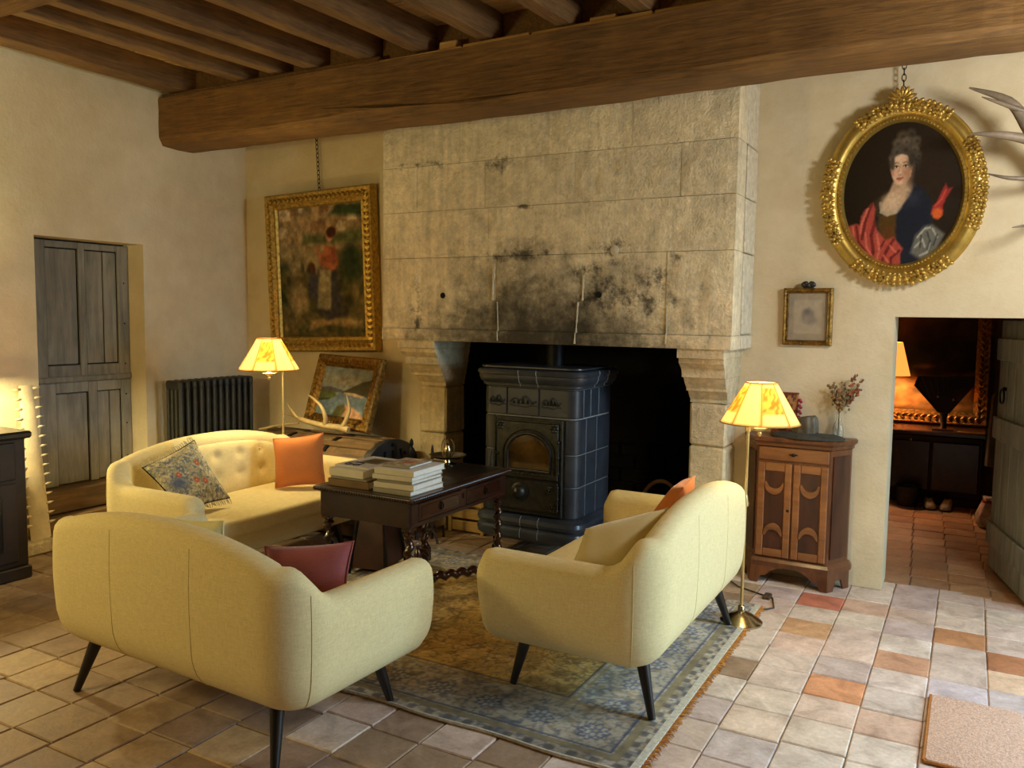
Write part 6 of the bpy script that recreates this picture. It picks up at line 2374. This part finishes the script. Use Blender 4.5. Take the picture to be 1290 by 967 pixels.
def shade_mesh(r0, r1, h, prints, n=64, nh=16):
    """panelled paper shade: r0 upper, r1 lower radius, alternate panels printed with a small scene"""
    vs, fs, col = [], [], []
    rr = np.random.default_rng(5)
    g = rr.random((40, 200))
    for j in range(nh + 1):
        t = j / nh
        for k in range(n):
            a = 2 * PI * k / n
            r = r1 + (r0 - r1) * t
            vs.append((r * math.cos(a), r * math.sin(a), h * t))
            pan = (k * 8 / n) % 2
            c = np.array((250, 212, 146.0))
            inside = 0.10 < (pan % 1) < 0.96 and 0.27 < t < 0.88 and pan < 1
            if inside:
                v = g[j * 2 % 40, (k * 3) % 200]
                c = np.array((222, 160, 74.0)) if v > 0.45 else np.array((150, 92, 34.0))
            edge_ = (k * 8 / n) % 1 < 0.02
            if edge_:
                c = np.array((196, 146, 76.0))
            if t < 0.05 or t > 0.96:
                c = np.array((206, 156, 84.0))
            col.append(c)
    for j in range(nh):
        for k in range(n):
            k2 = (k + 1) % n
            fs.append((j * n + k, j * n + k2, (j + 1) * n + k2, (j + 1) * n + k))
    m0 = len(vs)
    for j in range(nh + 1):
        t = j / nh
        for k in range(n):
            a = 2 * PI * k / n
            r = r1 + (r0 - r1) * t - 0.003
            vs.append((r * math.cos(a), r * math.sin(a), h * t))
            col.append((252, 232, 190))
    for j in range(nh):
        for k in range(n):
            k2 = (k + 1) % n
            fs.append((m0 + j * n + k, m0 + (j + 1) * n + k, m0 + (j + 1) * n + k2, m0 + j * n + k2))
    for k in range(n):
        k2 = (k + 1) % n
        fs.append((k, m0 + k, m0 + k2, k2))
        fs.append((nh * n + k, nh * n + k2, m0 + nh * n + k2, m0 + nh * n + k))
    me = bpy.data.meshes.new('lamp_shade')
    me.from_pydata(vs, [], fs)
    me.materials.append(M['shade'])
    me.polygons.foreach_set('use_smooth', [True] * len(me.polygons))
    c = np.array(col) / 255
    paint_attr(me, np.where(c <= 0.04045, c / 12.92, ((c + 0.055) / 1.055) ** 2.4))
    return me


def floor_lamp(label, x, y, arm, zs, z_top, power, rz=0.0, group='brass reading lamps'):
    """pole at (x, y); swing arm carries the shade at offset arm; zs = lower rim of the shade"""
    r = thing('floor_lamp', label, 'floor lamp', (x, y, 0), rz, group)
    MB().lathe([(0.108, 0.0), (0.110, 0.010), (0.100, 0.018), (0.088, 0.024), (0.062, 0.044), (0.034, 0.056), (0.020, 0.062), (0.017, 0.09), (0.010, 0.095)], 36).build('base', M['silver'], r, True, 50)
    MB().lathe([(0.0085, 0.09), (0.0085, z_top)], 14).build('pole', M['lampbrass'], r, True, 50)
    MB().lathe([(0.0085, 0.62), (0.017, 0.625), (0.019, 0.64), (0.013, 0.66), (0.013, 0.67), (0.009, 0.685)], 16).build('pole_collar', M['lampbrass'], r, True, 50)
    ax, ay = arm
    mb = MB()
    za = zs - 0.035
    mb.tube([(0, 0, za), (ax, ay, za)], 0.006, 8)
    mb.lathe([(0.014, -0.02), (0.014, 0.025)], 14, (0, 0, za))
    mb.build('swing_arm', M['lampbrass'], r, True, 50)
    mb = MB()
    mb.lathe([(0.006, -0.035), (0.013, -0.022), (0.009, -0.012), (0.022, -0.008), (0.040, 0.004), (0.042, 0.010), (0.018, 0.014), (0.014, 0.02), (0.014, 0.07)], 22, (ax, ay, za))
    mb.build('socket_cup', M['lampbrass'], r, True, 50)
    MB().ell((ax, ay, za + 0.115), (0.028, 0.028, 0.040), 14, 9).build('bulb', M['bulb'], r, True)
    sh = link('lamp_shade', SHADE, r, (ax, ay, zs))
    sh.rotation_euler = (0, 0, 0.25)
    mb = MB()
    for k in range(8):
        a = 2 * PI * k / 8
        mb.tube([(0.1955 * math.cos(a), 0.1955 * math.sin(a), 0), (0.0765 * math.cos(a), 0.0765 * math.sin(a), 0.205)], 0.0016, 5)
    for rad, z_ in ((0.1965, 0.0), (0.0775, 0.205)):
        mb.tube([(rad * math.cos(2 * PI * k / 48), rad * math.sin(2 * PI * k / 48), z_) for k in range(48)], 0.0028, 5, closed=True)
    o = mb.build('shade_ribs', M['shade_seam'], r, True, loc=(ax, ay, zs))
    o.rotation_euler = (0, 0, 0.25)
    mb = MB()
    for k in range(3):
        a = 2 * PI * k / 3
        mb.tube([(ax, ay, zs + 0.195), (ax + 0.075 * math.cos(a), ay + 0.075 * math.sin(a), zs + 0.2)], 0.002, 5)
    mb.build('shade_carrier', M['lampbrass'], r, True)
    point_light('lamp_bulb', (ax, ay, zs + 0.09), power, WARM, 0.06, r)
    return r


SHADE = shade_mesh(0.076, 0.195, 0.205, True)
floor_lamp('brass floor lamp with lit panelled shade behind the side-on sofa, near the cupboard', -0.988, 4.298, (0.068, -0.045), 1.073, 1.075, 15)
floor_lamp('brass swing-arm lamp with lit panelled shade behind the buttoned sofa', -4.24, 4.28, (0.185, -0.31), 1.222, 1.26, 42)
MB_ = MB()
cbx = thing('lamp_cable', 'brown cable curling on the tiles behind the right-hand brass lamp', 'cable', (-0.98, 4.4, 0))
MB_.tube([(0.0, -0.03, 0.010), (0.03, 0.10, 0.005), (0.10, 0.20, 0.005), (0.06, 0.36, 0.005), (-0.03, 0.40, 0.005), (-0.16, 0.46, 0.006), (-0.28, 0.60, 0.006), (-0.29, 0.84, 0.02)], 0.0045, 7)
MB_.build('flex', M['cable'], cbx, True)
MB().cbox(-0.02, 0.02, 0.30, 0.38, 0.0, 0.02, 0.004, Matrix.Translation((0.03, 0.02, 0))).build('inline_switch', M['cable'], cbx)

# ================================================================== radiator
rd = thing('column_radiator', 'dark grey cast-iron column radiator on the left wall', 'radiator', (-5.19, 4.47, 0))
mb = MB()
for k in range(4):
    xx = -0.066 + k * 0.044
    mb.tube([(xx, 0, 0.10), (xx, 0, 0.16), (xx, 0, 1.02), (xx, 0, 1.075)], [0.012, 0.0175, 0.0175, 0.012], 8)
for z_ in (0.13, 1.045):
    rslab(mb, -0.085, 0.085, -0.021, 0.021, z_ - 0.035, z_ + 0.035, 0.018, 0.02, seg=3)
sec = mb.mesh('section', M['rad'], True, 50)
for k in range(12):
    link('section', sec, rd, (0, -0.34 + k * 0.062, 0))
mb = MB()
for y_ in (-0.34, 0.342):
    for xx in (-0.055, 0.055):
        mb.tube([(xx, y_, 0.12), (xx, y_, 0.0)], [0.018, 0.022], 8)
mb.build('feet', M['rad'], rd, True)
mb = MB()
mb.tube([(0, -0.365, 0.13), (0, -0.43, 0.13), (0, -0.43, 0.0)], 0.011, 8)
mb.ell((0, -0.43, 0.13), 0.022, 10, 7)
mb.build('valve', M['brassy'], rd, True)

# ================================================================== chest at the left edge and the saw-toothed rostrum
ch = thing('dark_chest', 'very dark wooden chest cut off by the left edge, lit lamp glow above', 'chest', (-5.10, 2.05, 0))
MB().cbox(-0.225, 0.235, -0.72, 0.765, 0.075, 0.84, 0.006).build('body', M['greenpaint'], ch)
MB().cbox(-0.26, 0.285, -0.76, 0.785, 0.842, 0.885, 0.012).build('top', M['blackwood'], ch)
MB().cbox(-0.235, 0.255, -0.74, 0.775, 0.0, 0.075, 0.008).build('plinth', M['greenpaint'], ch)
for y0, y1 in ((-0.70, -0.02), (0.02, 0.70)):
    dr = MB().cbox(0.236, 0.248, y0, y1, 0.60, 0.82, 0.004).build('drawer', M['greenpaint'], ch)
    MB().ell((0.262, (y0 + y1) / 2, 0.71), (0.014, 0.02, 0.014), 10, 6).build('knob', M['iron'], dr, True)
    pn = MB().cbox(0.236, 0.248, y0, y1, 0.11, 0.58, 0.004).build('door', M['greenpaint'], ch)
    MB().cbox(0.2485, 0.256, y0 + 0.09, y1 - 0.09, 0.18, 0.51, 0.005).build('door_field', M['blackwood'], pn)
# table lamp standing on it just outside the picture
tl = thing('table_lamp', 'small lit table lamp on the dark chest, only its glow shows on the wall', 'lamp', (-5.175, 2.58, 0.8855))
MB().lathe([(0.075, 0), (0.075, 0.012), (0.03, 0.03), (0.045, 0.10), (0.055, 0.17), (0.02, 0.26), (0.012, 0.30)], 20).build('base', M['brassy'], tl, True, 50)
link('lamp_shade', SHADE, tl, (0, 0, 0.30))
MB().ell((0, 0, 0.36), (0.026, 0.026, 0.035), 12, 8).build('bulb', M['bulb'], tl, True)
point_light('table_lamp_bulb', (0, 0, 0.36), 110, WARM, 0.05, tl)

sf = thing('sawfish_rostrum', 'long ivory-coloured sawfish snout with teeth along both edges, standing by the old door', 'sawfish snout', (-5.305, 3.155, 0.086), rot=(0.03, -0.06, 0))
mb = MB()
rings = []
for z_ in np.linspace(0.0, 1.02, 14):
    w = 0.068 - 0.016 * z_ / 1.08
    t_ = 0.018 - 0.008 * z_ / 1.08
    if z_ > 0.97:
        w *= 0.85
    rings.append([(0, -w, z_), (-t_, -w * 0.6, z_), (-t_, w * 0.6, z_), (0, w, z_), (t_, w * 0.6, z_), (t_, -w * 0.6, z_)])
mb.strip(rings)
mb.build('blade', M['bone_white'], sf, True, 50)
tm = MB().tube([(0, -0.01, 0), (0, 0.02, 0.001), (0, 0.046, 0.004)], [0.0095, 0.0085, 0.001], 7).mesh('tooth', M['bone_white'], True)
for k in range(15):
    z_ = 0.10 + k * 0.064
    w = 0.068 - 0.016 * z_ / 1.08
    for s in (-1, 1):
        o = link('tooth', tm, sf, (0, s * (w - 0.004), z_))
        o.rotation_euler = (0, 0, 0 if s > 0 else PI)

# ================================================================== the second room seen through the doorway
c2 = thing('long_chest', 'long dark wooden chest in the second room under a big picture', 'chest', (-0.25, 8.30, 0))
MB().cbox(-0.85, 0.385, -0.27, 0.25, 0.06, 0.60, 0.006).build('body', M['greenpaint'], c2)
MB().cbox(-0.88, 0.405, -0.30, 0.27, 0.602, 0.645, 0.008).build('top', M['darkwood'], c2)
MB().cbox(-0.86, 0.395, -0.285, 0.26, 0.0, 0.06, 0.006).build('plinth', M['greenpaint'], c2)
for x0, x1 in ((-0.80, -0.42), (-0.40, -0.02), (0.0, 0.36)):
    MB().cbox(x0, x1, -0.283, -0.272, 0.12, 0.55, 0.006).build('front_panel', M['darkwood'], c2)
MB().ell((-0.17, -0.285, 0.56), (0.012, 0.006, 0.016), 8, 5).build('lock_plate', M['brassy'], c2, True)

bp = thing('large_dark_painting', 'large dark landscape in heavy gilt frame standing on the chest in the second room', 'painting', (-0.64, 8.545, 1.36), rot=(-0.06, 0, 0))
BW, BH = 1.62, 1.42
rect_frame('gilt_frame', BW, BH, [(0, 0.04), (0, -0.02), (0.02, -0.05), (0.06, -0.04), (0.09, -0.05), (0.11, -0.02), (0.125, 0.0), (0.125, 0.04)], M['golddark'], bp, (0.065, -0.045, 0.026, 0.055))
cv = Canvas(90, 80, (40, 32, 20))
cv.poly([(0, 0), (1, 0), (1, 0.18), (0.55, 0.30), (0, 0.46)], (140, 104, 52), 0.1)
for k in range(40):
    x, y = random.uniform(0, 1), random.uniform(0.35, 1)
    cv.ell(x, y, random.uniform(0.04, 0.1), random.uniform(0.04, 0.08), random.choice([(34, 30, 20), (26, 22, 16), (58, 46, 28), (44, 40, 28)]), random.uniform(0, 3), 0.9, 0.8)
cv.poly([(0.26, 0.74), (0.48, 0.74), (0.48, 0.98), (0.26, 0.98)], (124, 98, 60), 0.06)
for k in range(4):
    cv.ell(0.31 + k * 0.045, 0.86, 0.014, 0.05, (60, 46, 30), soft=0.4)
cv.ell(0.75, 0.88, 0.06, 0.08, (120, 92, 56), soft=0.9)
for k in range(26):
    x, y = random.uniform(0, 1), random.uniform(0.02, 0.36)
    cv.ell(x, y, 0.06, 0.018, random.choice([(120, 84, 40), (168, 130, 70), (92, 66, 34)]), random.uniform(-.3, .3), 0.9, 0.7)
cv.mottle(0.3, 20, 20, 7)
link('canvas', cv.mesh('canvas', BW - 0.245, BH - 0.245, M['painting']), bp, (0, 0.0, 0))

fn = thing('fan_shaped_stand', 'dark fan-shaped wooden hopper on a stem, standing on the far chest', 'stand', (-0.190, 8.13, 0.646))
mb = MB()
poly = [(-0.205, 0.47), (-0.235, 0.385), (-0.035, 0.155), (0.055, 0.155), (0.225, 0.40), (0.215, 0.47)]
mb.prism(poly, -0.055, 0.075, 'y')
mb.build('hopper', M['greenpaint'], fn)
mb = MB()
for k in range(7):
    x = -0.17 + k * 0.055
    mb.tube([(x, -0.058, 0.46), (x * 0.62 + 0.006, -0.058, 0.34 - 0.02 * abs(k - 3))], 0.004, 5)
mb.build('ribs', M['darkwood'], fn, True)
MB().lathe([(0.03, 0.012), (0.022, 0.04), (0.026, 0.10), (0.035, 0.158)], 12, (0.01, 0.01, 0)).build('stem', M['greenpaint'], fn, True)
MB().cbox(-0.075, 0.095, -0.06, 0.07, 0.0, 0.014, 0.003).build('foot_board', M['darkwood'], fn)
for (x, y, z_) in ((0.08, -0.06, 0.28), (-0.04, -0.06, 0.30)):
    MB().ell((x, y, z_), (0.014, 0.006, 0.014), 8, 5).build('boss', M['brassy'], fn, True)
pp = thing('folded_paper', 'folded sheet of paper lying on the far chest beside the stand', 'paper', (0.035, 8.06, 0.6465))
MB().cbox(-0.10, 0.11, -0.035, 0.04, 0, 0.006, 0.001, Matrix.Rotation(-0.15, 4, 'Z')).build('sheet', M['paper'], pp)

l2 = thing('amber_lamp', 'amber-shaded table lamp on the left of the far chest', 'lamp', (-0.64, 8.22, 0.646))
MB().lathe([(0.07, 0), (0.07, 0.012), (0.02, 0.03), (0.035, 0.12), (0.02, 0.24), (0.01, 0.50)], 16).build('base', M['brassy'], l2, True, 50)
MB().lathe([(0.175, 0.46), (0.10, 0.76), (0.097, 0.76), (0.172, 0.46)], 28, cap=False).build('lamp_shade', M['shade2'], l2, True, 50)
point_light('amber_lamp_bulb', (0, 0, 0.55), 24, (1.0, 0.74, 0.42), 0.05, l2)
for i, x in enumerate((-0.245, -0.115)):
    s_ = thing('white_shoe', 'left one of the pair of pale shoes under the far chest' if i == 0 else 'right one of the pair of pale shoes under the far chest', 'shoe', (x, 7.865, 0.0), 0.12 - 0.2 * i, 'pair of pale shoes')
    mb = MB()
    rings = []
    for (y_, w, h_) in ((-0.125, 0.012, 0.02), (-0.115, 0.034, 0.04), (-0.07, 0.045, 0.055), (0.0, 0.040, 0.075), (0.06, 0.036, 0.085), (0.12, 0.034, 0.08), (0.135, 0.018, 0.06)):
        rings.append([(-w, y_, 0.012), (-w, y_, h_ * 0.6), (-w * 0.5, y_, h_), (w * 0.5, y_, h_), (w, y_, h_ * 0.6), (w, y_, 0.012)])
    mb.strip(rings)
    mb.build('upper', M['shoe'], s_, True, 50)
    mb = MB()
    rslab(mb, -0.047, 0.047, -0.13, 0.138, 0.0, 0.013, 0.004, 0.04)
    mb.build('sole', M['blackwood'], s_, True, 50)
    MB().ell((0, 0.06, 0.086), (0.024, 0.05, 0.006), 10, 5).build('opening', M['dark'], s_, True)
bt = thing('dark_bucket', 'small dark bucket on the tiles left of the pale shoes', 'bucket', (-0.42, 7.86, 0))
MB().lathe([(0.075, 0), (0.105, 0.17), (0.112, 0.175), (0.10, 0.172), (0.07, 0.01)], 22).build('pail', M['cast'], bt, True, 40)
MB().tube([(0.108 * math.cos(a), -0.09 * math.sin(a), 0.168 - 0.03 * math.sin(a)) for a in np.linspace(0, PI, 16)], 0.004, 6).build('bail', M['iron'], bt, True)
bg = thing('cloth_bag', 'white and red cloth bag slumped on the floor behind the open door', 'bag', (0.20, 7.35, 0))
mb = MB()
rings = []
for (z_, r_) in ((0.0, 0.075), (0.02, 0.095), (0.09, 0.10), (0.16, 0.075), (0.21, 0.05), (0.235, 0.055)):
    rings.append([((r_ + 0.008 * math.sin(5 * a)) * math.cos(a), (r_ + 0.008 * math.sin(5 * a + 1)) * math.sin(a), z_ + 0.006 * math.sin(3 * a) * (z_ > 0)) for a in [2 * PI * k / 22 for k in range(22)]])
mb.strip(rings)
mb.build('sack', M['bag'], bg, True, 70)
MB().tube([(0.058 * math.cos(2 * PI * k / 20), 0.058 * math.sin(2 * PI * k / 20), 0.205) for k in range(20)], 0.010, 6, closed=True).build('red_tie', M['tassel'], bg, True)
ct = thing('hanging_coat', 'black coat hanging in the second room beside the open door', 'coat', (0.235, 7.75, 0.0))
mb = MB()
rings = []
for (z_, w, d_) in ((0.42, 0.085, 0.06), (0.6, 0.08, 0.06), (0.85, 0.07, 0.05), (1.0, 0.06, 0.045), (1.05, 0.025, 0.025)):
    rings.append([((w + 0.008 * math.sin(7 * a)) * math.cos(a), (d_ + 0.006 * math.sin(6 * a)) * math.sin(a), z_) for a in [2 * PI * k / 26 for k in range(26)]])
mb.strip(rings)
mb.build('cloth', M['felt'], ct, True, 70)
MB().tube([(0, 0, 0.0), (0, 0, 1.12)], 0.012, 8).build('stand_pole', M['blackwood'], ct, True)
MB().lathe([(0.11, 0), (0.11, 0.015), (0.02, 0.03)], 18).build('stand_foot', M['blackwood'], ct, True, 40)
